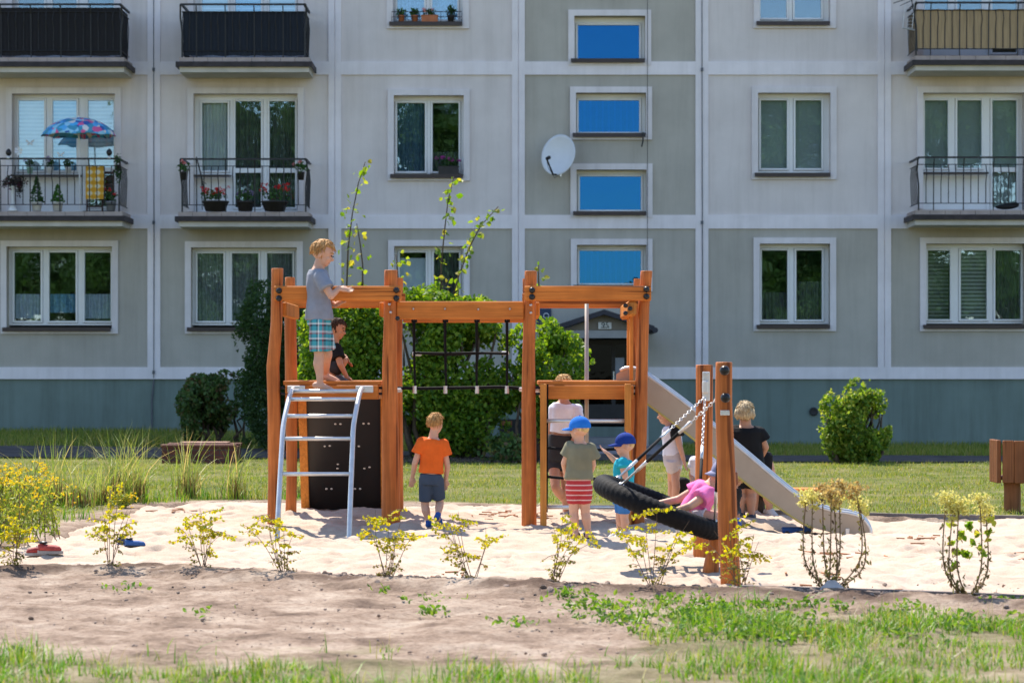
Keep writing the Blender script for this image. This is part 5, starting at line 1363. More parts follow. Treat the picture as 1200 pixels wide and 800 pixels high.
pa = const_ramp(nt, stripes(nt, 0, 9), [(0, (.04, .30, .38)), (.30, (.02, .03, .05)), (.42, (.65, .70, .70)), (.52, (.04, .30, .38)), (.74, (.38, .05, .06)), (.84, (.03, .04, .06))])
pb = const_ramp(nt, stripes(nt, 2, 8), [(0, (.05, .34, .40)), (.28, (.02, .03, .05)), (.40, (.70, .74, .74)), (.52, (.05, .34, .40)), (.76, (.35, .05, .06)), (.84, (.60, .64, .64))])
nt.links.new(mixc(nt, .5, pa, pb), b_.inputs['Base Color']); b_.inputs['Roughness'].default_value = .85
m_redst, nt, b_ = newmat('red_striped_cotton')
nt.links.new(const_ramp(nt, stripes(nt, 2, 26), [(0, (.42, .028, .035)), (.76, (.66, .42, .40))]), b_.inputs['Base Color']); b_.inputs['Roughness'].default_value = .85

def fuse(mb, voxel=.006, smooth=4, wrinkle=0., wscale=9., seed=0):
    me = mb.mesh('tmp'); o = bpy.data.objects.new('tmp', me); COL.objects.link(o)
    r = o.modifiers.new('r', 'REMESH'); r.mode = 'VOXEL'; r.voxel_size = voxel; r.use_smooth_shade = True
    if smooth: s_ = o.modifiers.new('s', 'SMOOTH'); s_.factor = .5; s_.iterations = smooth
    dg = bpy.context.evaluated_depsgraph_get(); out = bpy.data.meshes.new_from_object(o.evaluated_get(dg))
    bpy.data.objects.remove(o); bpy.data.meshes.remove(me)
    if wrinkle:
        out.update(); vs = out.vertices; nm = [v.normal.copy() for v in vs]
        for v, n in zip(vs, nm):
            p = v.co; q = mnoise.noise((p.x*wscale+seed, p.y*wscale, p.z*wscale*.45))+.5*mnoise.noise((p.x*wscale*2.3, p.y*wscale*2.3+seed, p.z*wscale*1.2))
            v.co = p+n*q*wrinkle
    return out
def give(me, name, mat, parent):
    me.materials.clear(); me.materials.append(mat); return link(name, me, parent, True)
def ring(c, side, fwd, w, d, seg=20, p=2.4):
    out = []
    for k in range(seg):
        a = 2*math.pi*k/seg; ca, sa = math.cos(a), math.sin(a)
        x = math.copysign(abs(ca)**(2/p), ca); y = math.copysign(abs(sa)**(2/p), sa); out.append(c+side*(w*x)+fwd*(d*y))
    return out
UPV = Vector((0, 0, 1))
def chain(mb, pts, rad, seg=12):
    """tapered limb with rounded joints"""
    P = []; Rr = []
    for i in range(len(pts)-1):
        for t in (0, .25, .5, .75): P.append(pts[i].lerp(pts[i+1], t)); Rr.append(rad[i]*(1-t)+rad[i+1]*t)
    P.append(pts[-1]); Rr.append(rad[-1]); mb.tube(P, Rr, seg)
    for p, r in zip(pts, rad): mb.sph(p, r*.99, 10, 7)

def person(label, cat, Y0, j, yaw, hs=.2, sw=.13, s=.7, hair=None, skin=None, shirt=None, shorts=None, cap=None, shoe=None, face=None, long=0, group=None, hpitch=0., tuck=False, feet=True, pony=False):
    """j: joints as (photo px, photo row, metres behind Y0). yaw: where the body faces, degrees, 0 = away from the camera, 90 = right"""
    skin = skin or m_skin
    J = {k: W(v[0], v[1], Y0+(v[2] if len(v) > 2 else 0)) for k, v in j.items()}
    fw = Vector((math.sin(R(yaw)), math.cos(R(yaw)), 0)); sd_ = Vector((fw.y, -fw.x, 0))
    neck, pel, head = J['neck'], J['pelvis'], J['head']
    base = Vector((pel.x, pel.y, min(v.z for v in J.values())-.05))
    T = thing('person', label, cat, base, group)
    spine = (neck-pel); sl_ = spine.length; ax = spine.normalized(); tf = (fw-ax*fw.dot(ax)).normalized(); ts = tf.cross(ax)
    if ts.dot(sd_) < 0: ts = -ts
    sh = {q: J.get('s'+q, neck-ax*.035*s/.7*1.0+ts*sg*(sw-.03*s)) for q, sg in (('L', -1), ('R', 1))}
    hp = {q: J.get('h'+q, pel+ts*sg*sw*.55-ax*.02) for q, sg in (('L', -1), ('R', 1))}
    fs_ = [(-.10, .62, .085), (.0, .80, .105), (.16, .83, .105), (.40, .74, .095), (.68, .86, .105), (.86, .92, .095), (.96, .66, .07), (1.02, .36, .05)]
    def torso(mb, inf=0., lo=-.2, hi=2, flare=0):
        rs = []
        for f, w, d in fs_:
            if f < lo or f > hi: continue
            k = flare*max(0, .5-f)
            rs.append(ring(pel+ax*(sl_*f), ts, tf, sw*w+inf+k, d*s*1.08+inf+k))
        mb.loft(rs)
    mb = MB(); torso(mb)
    # neck and head
    hf = (face if face is not None else fw).normalized(); hu = (head-neck).normalized()
    hu = (hu*.35+UPV*.65).normalized(); hu = (hu+hf*hpitch).normalized()
    hf = (hf-hu*hf.dot(hu)).normalized(); hsd = hf.cross(hu)
    k = hs/.23
    mb.tube([neck-ax*.05*s, neck.lerp(head, .35), head-hu*.02*k], [.058*s+.008, .052*s+.006, .05*s+.006], 12)
    mb.ell(head+hu*.022*k-hf*.012*k, (hsd*.076*k, hf*.096*k, hu*.090*k), 20, 14)
    mb.ell(head-hu*.040*k+hf*.018*k, (hsd*.058*k, hf*.066*k, hu*.070*k), 16, 10)
    mb.ell(head-hu*.078*k+hf*.048*k, (hsd*.028*k, hf*.026*k, hu*.022*k), 10, 7)
    mb.ell(head-hu*.020*k+hf*.088*k, (hsd*.013*k, hf*.022*k, hu*.018*k), 10, 7)
    for sg in (-1, 1):
        mb.ell(head-hu*.015*k+hsd*sg*.078*k-hf*.012*k, (hsd*.012*k, hf*.020*k, hu*.031*k), 10, 7)
        mb.ell(head-hu*.028*k+hf*.052*k+hsd*sg*.034*k, (hsd*.024*k, hf*.024*k, hu*.024*k), 10, 7)
    # arms
    arm = {}
    for q, sg in (('L', -1), ('R', 1)):
        if 'e'+q not in J: continue
        S_, E_, H_ = sh[q], J['e'+q], J['w'+q]
        arm[q] = (S_, E_)
        chain(mb, [S_, E_, H_], [.047*s+.004, .036*s+.003, .025*s+.003])
        mb.sph(S_, .058*s+.004, 12, 8)
        hd = (H_-E_).normalized(); ht = J.get('f'+q); hd = (ht-H_).normalized() if ht is not None else hd
        pn = hd.cross(fw); pn = pn.normalized() if pn.length > .2 else hd.orthogonal().normalized(); pl = hd.cross(pn)
        hl = .155*s+.012
        mb.ell(H_+hd*hl*.30, (pn*hl*.22, pl*hl*.13, hd*hl*.34), 12, 8)
        for i in range(4):
            o = (i-1.5)*hl*.105; ln = hl*(.42, .5, .46, .36)[i]; b0 = H_+hd*hl*.50+pn*o; cv = pl*hl*.10*sg
            mb.tube([b0-hd*hl*.12, b0+hd*ln*.45+pn*o*.15, b0+hd*ln*.8+cv*.6+pn*o*.2, b0+hd*ln+cv*1.4+pn*o*.2], [hl*.052, hl*.05, hl*.046, hl*.036], 7)
        b0 = H_+hd*hl*.16+pn*hl*.17; mb.tube([b0-hd*hl*.05-pn*hl*.05, b0+hd*hl*.17+pn*hl*.13, b0+hd*hl*.36+pn*hl*.12], [hl*.065, hl*.058, hl*.042], 7)
    # legs
    leg = {}
    for q, sg in (('L', -1), ('R', 1)):
        if 'k'+q not in J: continue
        A_, K_, N_ = hp[q], J['k'+q], J['a'+q]; leg[q] = (A_, K_, N_)
        chain(mb, [A_, K_], [.074*s+.004, .050*s+.004], 14)
        c1 = K_.lerp(N_, .3)-fw*.012*s
        chain(mb, [K_, c1, K_.lerp(N_, .65), N_], [.050*s+.004, .053*s+.004, .040*s+.003, .031*s+.003], 12)
        td = J.get('t'+q); td = (td-N_) if td is not None else fw.copy(); td.normalize()
        if feet:
            fl = .20*s+.03
            heel = N_-td*fl*.22+Vector((0, 0, -.035*s)); ball = N_+td*fl*.50+Vector((0, 0, -.045*s)); toe = N_+td*fl*.72+Vector((0, 0, -.05*s))
            mb.tube([heel, N_+td*fl*.1+Vector((0, 0, -.028*s)), ball, toe], [.030*s+.004, .038*s+.004, .030*s+.005, .017*s+.004], 12); mb.sph(heel, .031*s+.004, 10, 7)
            fsd = td.cross(UPV).normalized()
            mb.ell(ball, (fsd*.042*s, td*.06*s, UPV*.020*s), 12, 8)
            for i in range(5): mb.sph(toe+fsd*((i-2)*.017*s)-td*(abs(i-1.6)*.008), .011*s+.002, 7, 5)
    body = give(fuse(mb, .0055, 3), 'body', skin, T)
    # face marks
    ey = MB()
    for sg in (-1, 1): ey.ell(head+hu*.006*k+hf*.083*k+hsd*sg*.032*k, (hsd*.014*k, hf*.006*k, hu*.007*k), 8, 6)
    ey.build('eyes', m_eye, T, True)
    br_ = MB()
    for sg in (-1, 1): br_.tube([head+hu*.030*k+hf*.083*k+hsd*sg*.018*k, head+hu*.034*k+hf*.080*k+hsd*sg*.036*k, head+hu*.027*k+hf*.070*k+hsd*sg*.052*k], .004*k, 5)
    br_.build('eyebrows', hair or h_brown, T, True)
    MB().ell(head-hu*.058*k+hf*.077*k, (hsd*.022*k, hf*.006*k, hu*.006*k), 8, 6).build('mouth', m_lip, T, True)
    # hair
    if hair is not None:
        hm = MB(); n, m_ = 44, 30; c = head+hu*.024*k-hf*.014*k; v = []
        for i in range(m_+1):
            th = math.pi*i/m_
            for q_ in range(n):
                a = 2*math.pi*q_/n; d = (hsd*math.cos(a)+hf*math.sin(a))*math.sin(th)+hu*math.cos(th)
                f_, u_ = d.dot(hf), d.dot(hu); sidew = abs(d.dot(hsd))
                line = .42-1.32*max(0, -f_+.12)-(.35 if sidew > .75 and f_ < .35 else 0)
                if long: line -= .25*max(0, .5-f_)
                kk = max(0, min(1, (u_-line)/.16)); kk = kk*kk*(3-2*kk)
                nse = mnoise.noise((d.x*5+Y0, d.y*5, d.z*5))*.035+mnoise.noise((a*4, th*2.0, Y0))*.03
                r_ = (.90*(1-kk)+((1.11 if not cap else 1.0)+nse*(.35 if long else 1)*(0 if cap and u_ > -.1 else 1))*kk)
                ax_ = hsd*(d.dot(hsd)*.076*k*r_)+hf*(f_*.096*k*r_)+hu*(u_*.090*k*r_); v.append(c+ax_)
        fs = [(i*n+q_, i*n+(q_+1) % n, (i+1)*n+(q_+1) % n, (i+1)*n+q_) for i in range(m_) for q_ in range(n)]
        hm.add(v, fs)
        for q_ in range(0 if cap else 150):      # loose tufts break the outline
            th = rng.uniform(.05, 1.75); a = rng.uniform(math.pi*.95, math.pi*2.05) if th > .9 else rng.uniform(0, 6.283)
            d = (hsd*math.cos(a)+hf*math.sin(a))*math.sin(th)+hu*math.cos(th)
            p = c+hsd*(d.dot(hsd)*.079*k)+hf*(d.dot(hf)*.100*k)+hu*(d.dot(hu)*.094*k)
            g = (hf*rng.normal(.25, .3)+hsd*rng.normal(0, .25)-hu*1.0); g = (g-d*g.dot(d)).normalized()
            hm.tube([p, p+g*.030*k+d*.004*k, p+g*.062*k+d*rng.uniform(-.006, .008)*k], [.006*k, .005*k, .001*k], 4)
        if long:
            for sgn in np.linspace(-1, 1, 9):
                st = c-hf*.075*k*(1-.35*abs(sgn))+hsd*sgn*.078*k-hu*.01*k
                hm.tube([st+hu*.02*k, st-hu*long*.5-hf*.012+hsd*sgn*.012, st-hu*long*rng.uniform(.9, 1.15)+hsd*sgn*.004+hf*.008+hsd*rng.normal(0, .006)], [.024*k, .024*k, .006*k], 8)
        if pony: hm.ell(c-hf*.10*k+hu*.035*k, (hsd*.034*k, hf*.034*k, hu*.036*k), 12, 8)
        hm.build('hair', hair, T, True)
    # shirt
    if shirt:
        mt, hem, sl, loose = shirt['mat'], shirt.get('hem', 0.), shirt.get('sleeve', .55), shirt.get('loose', .010)
        mb = MB(); rs = []
        for f, w, d in fs_:
            if f < hem-.08 or f > .99: continue
            ff = max(f, hem); kf = shirt.get('flare', .012)*max(0, .7-ff); rs.append(ring(pel+ax*(sl_*ff), ts, tf, max(sw*w, sw*.78)+loose+kf, d*s*1.08+loose+kf, 24))
        mb.loft(rs)
        for q, (S_, E_) in arm.items():
            if sl <= 0: continue
            e = S_.lerp(E_, sl); inn = S_.lerp(neck-ax*.05, .45)
            mb.tube([inn, S_, S_.lerp(e, .5), e], [.055*s+loose, .062*s+loose, .057*s+loose*1.5, .054*s+loose*2.], 14); mb.sph(S_, .062*s+loose, 12, 8)
        so_ = give(fuse(mb, .007, 2, .0095, 9, Y0), 'shirt', mt, T)
        if 'sleeve_mat' in shirt:
            mb = MB()
            for q, (S_, E_) in arm.items():
                e = S_.lerp(E_, sl+.02); mb.tube([S_.lerp(neck, .3), S_, e], [.062*s+loose, .068*s+loose, .060*s+loose*2.2], 14); mb.sph(S_, .068*s+loose, 12, 8)
            give(fuse(mb, .007, 2, .004, 11), 'sleeves', shirt['sleeve_mat'], T)
    if shorts:
        mt, ln, loose, top = shorts['mat'], shorts.get('len', .75), shorts.get('loose', .014), shorts.get('top', .14)
        mb = MB(); mb.loft([ring(pel+ax*(sl_*f), ts, tf, sw*w+loose*.8, d*s*1.08+loose*.8, 24) for f, w, d in [(-.12, .72, .10), (0, .82, .108), (top, .80, .104)]])
        for q, (A_, K_, N_) in leg.items():
            e = A_.lerp(K_, ln); oth = [v_ for k_, v_ in leg.items() if k_ != q]; gp = (e-oth[0][0].lerp(oth[0][1], ln)).length*.435 if oth else 9
            gm = min(.080*s+loose*1.2, gp+.002); gm = max(gm, .070*s+.015); mb.tube([A_+ax*.04, A_.lerp(e, .5), e], [.080*s+loose*.6, gm, max((.074*s+.004)*(1-ln)+(.050*s+.004)*ln+.008, min(.074*s+loose*shorts.get('flare', 1.6), gp))], 16)
        give(fuse(mb, .007, 2, .005, 10, Y0+3), 'shorts', mt, T)
    if cap:
        c = head+hu*.028*k-hf*.012*k; ch_ = cap.get('dir', hf); ch_ = (ch_-hu*ch_.dot(hu)).normalized(); csd = ch_.cross(hu)
        mb = MB(); n, m_ = 32, 10; v = []
        for i in range(m_+1):
            th = (math.pi*.54)*i/m_
            for q_ in range(n):
                a = 2*math.pi*q_/n; lift = .0
                v.append(c+csd*(.089*k*math.cos(a)*math.sin(th))+ch_*(.108*k*math.sin(a)*math.sin(th))+hu*(.102*k*math.cos(th)+lift))
        fs = [(i*n+q_, i*n+(q_+1) % n, (i+1)*n+(q_+1) % n, (i+1)*n+q_) for i in range(m_) for q_ in range(n)]
        mb.add(v, fs); mb.sph(c+hu*.104*k, .008*k, 8, 6)
        co_ = mb.build('cap', cap['mat'], T, True)
        v = []; n2 = 14
        for i in range(n2+1):
            a = math.pi*(.12+.76*i/n2); r0 = c+csd*(.088*k*math.cos(a))+ch_*(.106*k*math.sin(a))-hu*.006*k
            r1 = c+csd*(.080*k*math.cos(a))+ch_*(.106*k*math.sin(a)+.075*k*math.sin(a)**1.3)-hu*(.012+.012*math.sin(a))*k-hu*.006*k*abs(math.cos(a))*3
            v += [r0, r1, r0-hu*.005*k, r1-hu*.005*k]
        fs = []
        for i in range(n2): q_ = 4*i; fs += [(q_, q_+1, q_+5, q_+4), (q_+2, q_+6, q_+7, q_+3), (q_+1, q_+3, q_+7, q_+5)]
        MB().add(v, fs).build('brim', cap['mat'], co_, True)
    if shoe:
        for q, (A_, K_, N_) in leg.items():
            td = J.get('t'+q); td = (td-N_) if td is not None else fw.copy(); td.normalize(); fl = .20*s+.03; mb = MB(); fsd = td.cross(UPV).normalized()
            heel = N_-td*fl*.22+Vector((0, 0, -.035*s)); ball = N_+td*fl*.50+Vector((0, 0, -.045*s)); toe = N_+td*fl*.74+Vector((0, 0, -.05*s))
            if shoe[0] == 'sock':
                mb.tube([N_.lerp(K_, .18), N_, N_+td*fl*.1+Vector((0, 0, -.028*s)), ball, toe], [.037*s+.004, .037*s+.004, .044*s+.005, .042*s+.005, .024*s+.005], 12); mb.sph(heel, .036*s+.005, 10, 7); mb.ell(ball, (fsd*.049*s, td*.07*s, UPV*.027*s), 12, 8)
                give(fuse(mb, .006, 2, .002, 30), 'sock', shoe[1], T)
            elif shoe[0] == 'shoe':
                mb.tube([N_+Vector((0, 0, .008)), N_+td*fl*.1+Vector((0, 0, -.024*s)), ball, toe], [.042*s+.004, .047*s+.005, .044*s+.006, .028*s+.006], 12); mb.sph(heel, .040*s+.005, 10, 7); mb.ell(ball, (fsd*.054*s, td*.085*s, UPV*.034*s), 12, 8)
                give(fuse(mb, .006, 2), 'shoe', shoe[1], T)
            else:
                m0 = N_+td*fl*.22+Vector((0, 0, -.068*s)); mb.ell(m0, (fsd*.052*s, td*fl*.54, UPV*.012), 16, 8); give(fuse(mb, .006, 1), 'sandal', shoe[1], T)
                for f_ in (.05, .42):
                    mb = MB(); cc = N_+td*fl*f_+Vector((0, 0, -.042*s)); mb.tube([cc+fsd*(.050*s*math.cos(a))+UPV*(.05*s*math.sin(a)) for a in [math.pi*i/8 for i in range(9)]], .010, 6); mb.build('strap', shoe[1], T, True)
    return T

m_grey_t = cl('grey_tshirt', (.25, .265, .31)); m_black_t = cl('black_cotton', (.012, .012, .013)); m_orange_t = cl('orange_cotton', (.78, .13, .018)); m_navy_s = cl('slate_shorts', (.055, .075, .11))
m_white_t = cl('white_cotton', (.74, .79, .92)); m_olive = cl('olive_cotton', (.20, .19, .125)); m_blue_cap = cl('bright_blue_cap', (.02, .16, .55)); m_navy_cap = cl('deep_blue_cap', (.012, .04, .22))
m_turq = cl('turquoise_cotton', (.02, .36, .46)); m_blue_s = cl('blue_shorts', (.045, .17, .44)); m_pink = cl('pink_cotton', (.80, .18, .42)); m_whsh = cl('pale_denim_shorts', (.55, .53, .56)); m_sockb = cl('blue_sock', (.03, .09, .30)); m_charc = cl('charcoal_denim', (.035, .037, .042)); m_lilac = cl('lilac_cap', (.25, .24, .34))
m_sand_sh = M('dark_sandal', (.03, .035, .06), .6); m_whshoe = M('white_shoe', (.6, .58, .56), .6); m_greyshoe = M('grey_shoe', (.42, .41, .42), .6)

person('boy in grey T-shirt and plaid shorts standing barefoot on the left tower', 'person', 20.3,
       dict(head=(379, 297.5), neck=(372.5, 313.5), pelvis=(374, 374), sL=(368, 324, .13), sR=(375.5, 325, -.11), eR=(388, 347, -.18), wR=(397, 338, -.13), fR=(404, 339, -.12), eL=(384, 350, .16), wL=(393, 358, .1), fL=(402, 352, .05),
            hL=(377, 380, .07), hR=(373, 380, -.06), kR=(374, 417, -.06), aR=(375, 449, -.08), kL=(384, 415, .12), aL=(381, 438, .28), tR=(390, 453, -.08), tL=(398, 442, .26)), 80, .222, .118, .76, h_sandy, m_skin,
       dict(mat=m_grey_t, hem=-.02, sleeve=.62, loose=.014, flare=.03), dict(mat=m_plaid, len=.86, loose=.02, flare=1.7), None, None, Vector((.95, -.12, -.28)), hpitch=.22)
person('boy in black T-shirt crouching on the left tower platform', 'person', 20.95,
       dict(head=(395.5, 386), neck=(391, 401), pelvis=(387, 434), sL=(390, 408, .10), sR=(394, 409, -.09), eR=(399, 427, -.14), wR=(406, 441, -.1), fR=(411, 445, -.1), eL=(402, 424, .1), wL=(405, 418, .05), fL=(408, 423, .03),
            kL=(402, 419, .10), aL=(395, 440, .12), kR=(403, 423, -.06), aR=(393, 441, -.05), tL=(405, 443, .12), tR=(404, 444, -.05)), 85, .18, .10, .66, h_brown, m_skin_t,
       dict(mat=m_black_t, hem=0, sleeve=.6), dict(mat=m_charc, len=.8), None, ('shoe', M('grey_trainer', (.12, .12, .14), .7)), Vector((.95, -.25, -.2)), hpitch=.15)
person('boy in orange T-shirt and slate shorts walking away across the sand', 'person', 20.0,
       dict(head=(510.5, 496.5, .0), neck=(507.5, 512.5), pelvis=(505, 562), sL=(494.5, 519, 0), sR=(519, 521), eL=(486, 543, -.02), wL=(483.5, 558, .04), fL=(482, 568, .06), eR=(524.5, 546, .02), wR=(522.5, 561, .05), fR=(521.5, 572, .07),
            hL=(499, 566), hR=(511.5, 566), kL=(498, 592, .02), aL=(502.5, 612.5, 0), kR=(515.5, 589, .04), aR=(513, 605, -.16), tL=(505, 618, .2), tR=(518, 616, -.02)), 8, .172, .092, .60, h_sandy, m_skin,
       dict(mat=m_orange_t, hem=.10, sleeve=.52, loose=.016, flare=.02), dict(mat=m_navy_s, len=.82, loose=.020, flare=1.8), None, ('sock', m_sockb), Vector((.45, .9, -.1)))
person('woman in white T-shirt and dark shorts behind the timber ladder', 'person', 22.2,
       dict(head=(660.5, 452), neck=(661, 470), pelvis=(655, 532), sL=(676, 480), sR=(649, 480), eL=(677, 503, -.05), wL=(670, 521, -.1), eR=(645.5, 507, .03), wR=(644, 529, 0),
            hL=(662, 540), hR=(649, 540), kR=(651, 571, -.16), aR=(664, 590, .1), kL=(663, 574, -.04), aL=(663.5, 602, .0), tL=(667, 609, -.2), tR=(668, 594, .0)), 172, .195, .118, .76, h_blond, m_skin_t,
       dict(mat=m_white_t, hem=.26, sleeve=.5, loose=.010), dict(mat=m_charc, len=.36, loose=.022, top=.36), None, ('shoe', m_greyshoe), Vector((-.25, -.9, -.2)), pony=True)
person('child in bright blue cap, olive T-shirt and red striped shorts seen from behind', 'person', 18.45,
       dict(head=(678.5, 503), neck=(679, 517.5), pelvis=(678, 570), sL=(668.5, 525), sR=(691, 526.5), eL=(661, 543, .02), wL=(663, 555, .13), eR=(695, 545, .03), wR=(691, 556, .14),
            hL=(672, 574), hR=(685, 574), kL=(672.5, 601, .01), aL=(674.5, 623.5), kR=(686, 601, .01), aR=(689.5, 624), tL=(672, 630, .3), tR=(693, 630, .3)), 4, .182, .094, .62, h_blond, m_skin,
       dict(mat=m_olive, hem=.17, sleeve=.55, loose=.018, flare=.03), dict(mat=m_redst, len=.58, loose=.022, flare=2.0, top=.32), dict(mat=m_blue_cap, dir=Vector((-.9, .3, 0))), ('sandal', m_sand_sh), Vector((-.75, .6, -.1)))
person('toddler in navy cap and turquoise shirt holding the rope beside the swing', 'person', 18.95,
       dict(head=(731.5, 521.5), neck=(732, 536), pelvis=(730, 585), sL=(729.5, 543, -.1), sR=(731, 543, .1), eR=(720, 539, .12), wR=(713, 532, .12), fR=(707, 527, .12), eL=(733, 560, -.13), wL=(731.5, 578, -.14),
            hL=(731, 588, -.05), hR=(729, 588, .05), kL=(731.5, 607, -.05), aL=(731.5, 623, -.05), kR=(726, 607, .05), aR=(726, 622, .05), tL=(723, 627, -.08), tR=(718, 626, .05)), -82, .178, .09, .58, h_blond, m_skin,
       dict(mat=m_turq, hem=-.02, sleeve=.28, loose=.016, flare=.03), dict(mat=m_blue_s, len=.72, loose=.020, flare=1.9), dict(mat=m_navy_cap), ('shoe', m_whshoe), Vector((-1, -.15, .02)))
person('girl in white and black top and pale shorts standing behind the slide', 'person', 22.4,
       dict(head=(780, 485.5), neck=(786, 497), pelvis=(790, 540), sL=(786, 502, .1), sR=(792, 502, -.1), eR=(796.5, 522, -.12), wR=(801, 538, -.12), fR=(804, 549, -.12), eL=(786, 522, .12), wL=(786, 540, .12),
            kL=(787, 562, .06), aL=(786, 592, .05), kR=(791.5, 562, -.05), aR=(790.5, 593, -.05)), -70, .19, .10, .68, h_mid, m_skin,
       dict(mat=m_white_t, hem=.16, sleeve=.45, loose=.012, sleeve_mat=m_black_t), dict(mat=m_whsh, len=.46, loose=.024, top=.22), None, ('shoe', m_whshoe), Vector((-.9, .35, -.1)), long=.07)
person('girl in pink T-shirt kneeling in the black nest swing', 'person', 15.75,
       dict(head=(846, 556), neck=(833, 567), pelvis=(812, 601), sL=(821, 571, .12), sR=(830, 578, -.13), eR=(808, 593, -.22), wR=(786, 600, -.16), fR=(778, 600, -.14), eL=(795, 585, .14), wL=(770, 590, .14), fL=(761, 591, .14),
            hR=(816, 604, -.08), hL=(816, 603, .08), kR=(840, 607, -.10), aR=(858, 611, -.10), kL=(840, 605, .12), aL=(858, 607, .12)), -85, .185, .10, .66, h_aub, m_skin,
       dict(mat=m_pink, hem=-.02, sleeve=.45, loose=.014), dict(mat=m_whsh, len=.35, loose=.012), dict(mat=m_lilac), ('sock', m_sockb), Vector((-.8, -.45, -.35)), long=.10, hpitch=.2)
person('person in white shirt sitting behind the far swing post', 'person', 22.35,
       dict(head=(824, 519), neck=(824, 533), pelvis=(824, 573), sL=(814.5, 541), sR=(834, 541), eL=(811, 557), wL=(813, 568, -.15), eR=(835, 556), wR=(832, 568, -.1),
            kL=(818, 574, -.32), aL=(819, 595, -.33), kR=(829, 574, -.32), aR=(829, 595, -.33)), 180, .19, .13, .78, h_mid, m_skin, dict(mat=m_white_t, hem=0, sleeve=.5), dict(mat=m_charc, len=.9), None, ('shoe', m_whshoe), Vector((0, -1, -.1)))
person('blond woman in black T-shirt and black shorts standing with her back turned by the slide', 'person', 21.7,
       dict(head=(873.5, 483.5), neck=(873.5, 499), pelvis=(874, 548), sL=(861.5, 507), sR=(889, 509), eR=(897, 524, .02), wR=(889, 540, .12), eL=(855, 526), wL=(858, 545, .1),
            hL=(867, 552), hR=(881, 552), kL=(867.5, 578, .06), aL=(868, 601, 0), kR=(880, 578, .06), aR=(880.5, 603, -.02)), 4, .195, .148, .86, h_grey, m_skin_t,
       dict(mat=m_black_t, hem=.0, sleeve=.5, loose=.02, flare=.05), dict(mat=m_black_t, len=.72, loose=.022), None, ('shoe', m_sand_sh), Vector((.2, 1, 0)), long=.075)
person('seated person in dark top with bare shoulder, half hidden beside the woman in black', 'person', 22.3,
       dict(head=(887, 516), neck=(889, 528), pelvis=(890, 574), sR=(899, 536), sL=(880, 536), eR=(905, 555, -.02), wR=(896, 568, .1), eL=(876, 555), wL=(878, 570, .1),
            hR=(896, 576), hL=(884, 576), kR=(900, 577, -.28), aR=(902, 598, -.2), kL=(884, 578, -.2), aL=(884, 600, -.12), tR=(911, 604, -.3)), 160, .19, .13, .84, h_mid, m_skin,
       dict(mat=m_black_t, hem=0, sleeve=.0, loose=.012), dict(mat=m_charc, len=.5), None, ('shoe', m_whshoe), Vector((-.2, .9, -.1)))
person('small blond child sitting low behind the near swing post', 'person', 21.2,
       dict(head=(863, 559), neck=(859, 570), pelvis=(855, 600), sL=(851, 576), sR=(864, 576), eL=(849, 588), wL=(853, 597, .1), eR=(865, 588), wR=(860, 597, .1), kL=(850, 594, .2), aL=(851, 606, .22), kR=(859, 594, .2), aR=(859, 606, .22)), 10, .175, .09, .56, h_blond, m_skin,
       dict(mat=m_charc, hem=0, sleeve=.5), dict(mat=m_navy_s, len=.8), None, ('sock', m_sockb), Vector((.4, .9, -.2)), long=.05)
# bag, shoes and toys on the ground
def soft(label, name, cat, c, ell, mat, extra=None):
    mb = MB()
    for d, ax in ell: mb.ell(Vector(c)+Vector(d), ((ax[0], 0, 0), (0, ax[1], 0), (0, 0, ax[2])), 14, 9)
    o = give(fuse(mb, .007, 2, .006, 14), name, mat, None); return tag(o, label, cat)
c = W(797, 570, 22.6); soft('black shoulder bag beside the girl in the white and black top', 'shoulder_bag', 'bag', c, [((0, 0, -.08), (.10, .07, .14)), ((.02, 0, .03), (.09, .06, .06))], m_black_t)
def shoes(label, px, py, mat, sole, yaw=0, s=1.0, grp=None):
    p = G(px, py); p.z = sand_at(p.x, p.y)+.005
    t = thing('shoe', label, 'shoe', p, grp); d = Vector((math.cos(yaw), math.sin(yaw), 0)); e = Vector((-d.y, d.x, 0))
    mb = MB(); mb.loft([[p+d*a*s+e*(w*sg*s)+Vector((0, 0, z_*s)) for sg, z_ in ((-1, 0), (1, 0), (1, .022), (-1, .022))] for a, w in ((-.09, .02), (-.075, .032), (0, .028), (.06, .038), (.095, .028), (.108, .012))]); mb.build('sole', sole, t)
    mb = MB(); q = lambda a, z_: p+d*a*s+Vector((0, 0, z_*s))
    mb.tube([q(-.075, .075), q(-.065, .04), q(-.03, .038), q(.03, .036), q(.075, .03), q(.095, .026)], [.022*s, .034*s, .031*s, .032*s, .028*s, .014*s], 12); me = fuse(mb, .006, 2); give(me, 'upper', mat, t)
    MB().ell(q(-.05, .082), (d*.035*s, e*.022*s, UPV*.012*s), 12, 6).build('opening', m_cap, t, True); return t
m_redsh = M('red_shoe_cloth', (.34, .045, .035), .7, .35, 30); m_bluesh = M('blue_shoe_cloth', (.03, .10, .30), .7, .2, 20)
shoes('red trainer lying on the sand, the larger and right one of the red pair', 58, 651, m_redsh, M('pale_sole', (.28, .26, .25), .7), -.25, .92); shoes('red trainer with grey toe behind its pair at the left', 44, 650, m_redsh, M('grey_sole', (.3, .3, .3), .6), -2.6, .85)
shoes('blue sandal-shoe on the sand behind the second yellow shrub, right of its pair', 158, 640, m_bluesh, m_cap, -.1, .82); shoes('dark blue shoe behind the second yellow shrub, left of its pair', 147, 637, M('dark_blue_cloth', (.015, .03, .09), .7), m_bluesh, .9, .8)
shoes('dark navy shoe at the left edge among the goldenrod', 17, 637, M('navy_shoe_cloth', (.02, .03, .08), .7), m_cap, .3, 1.0)
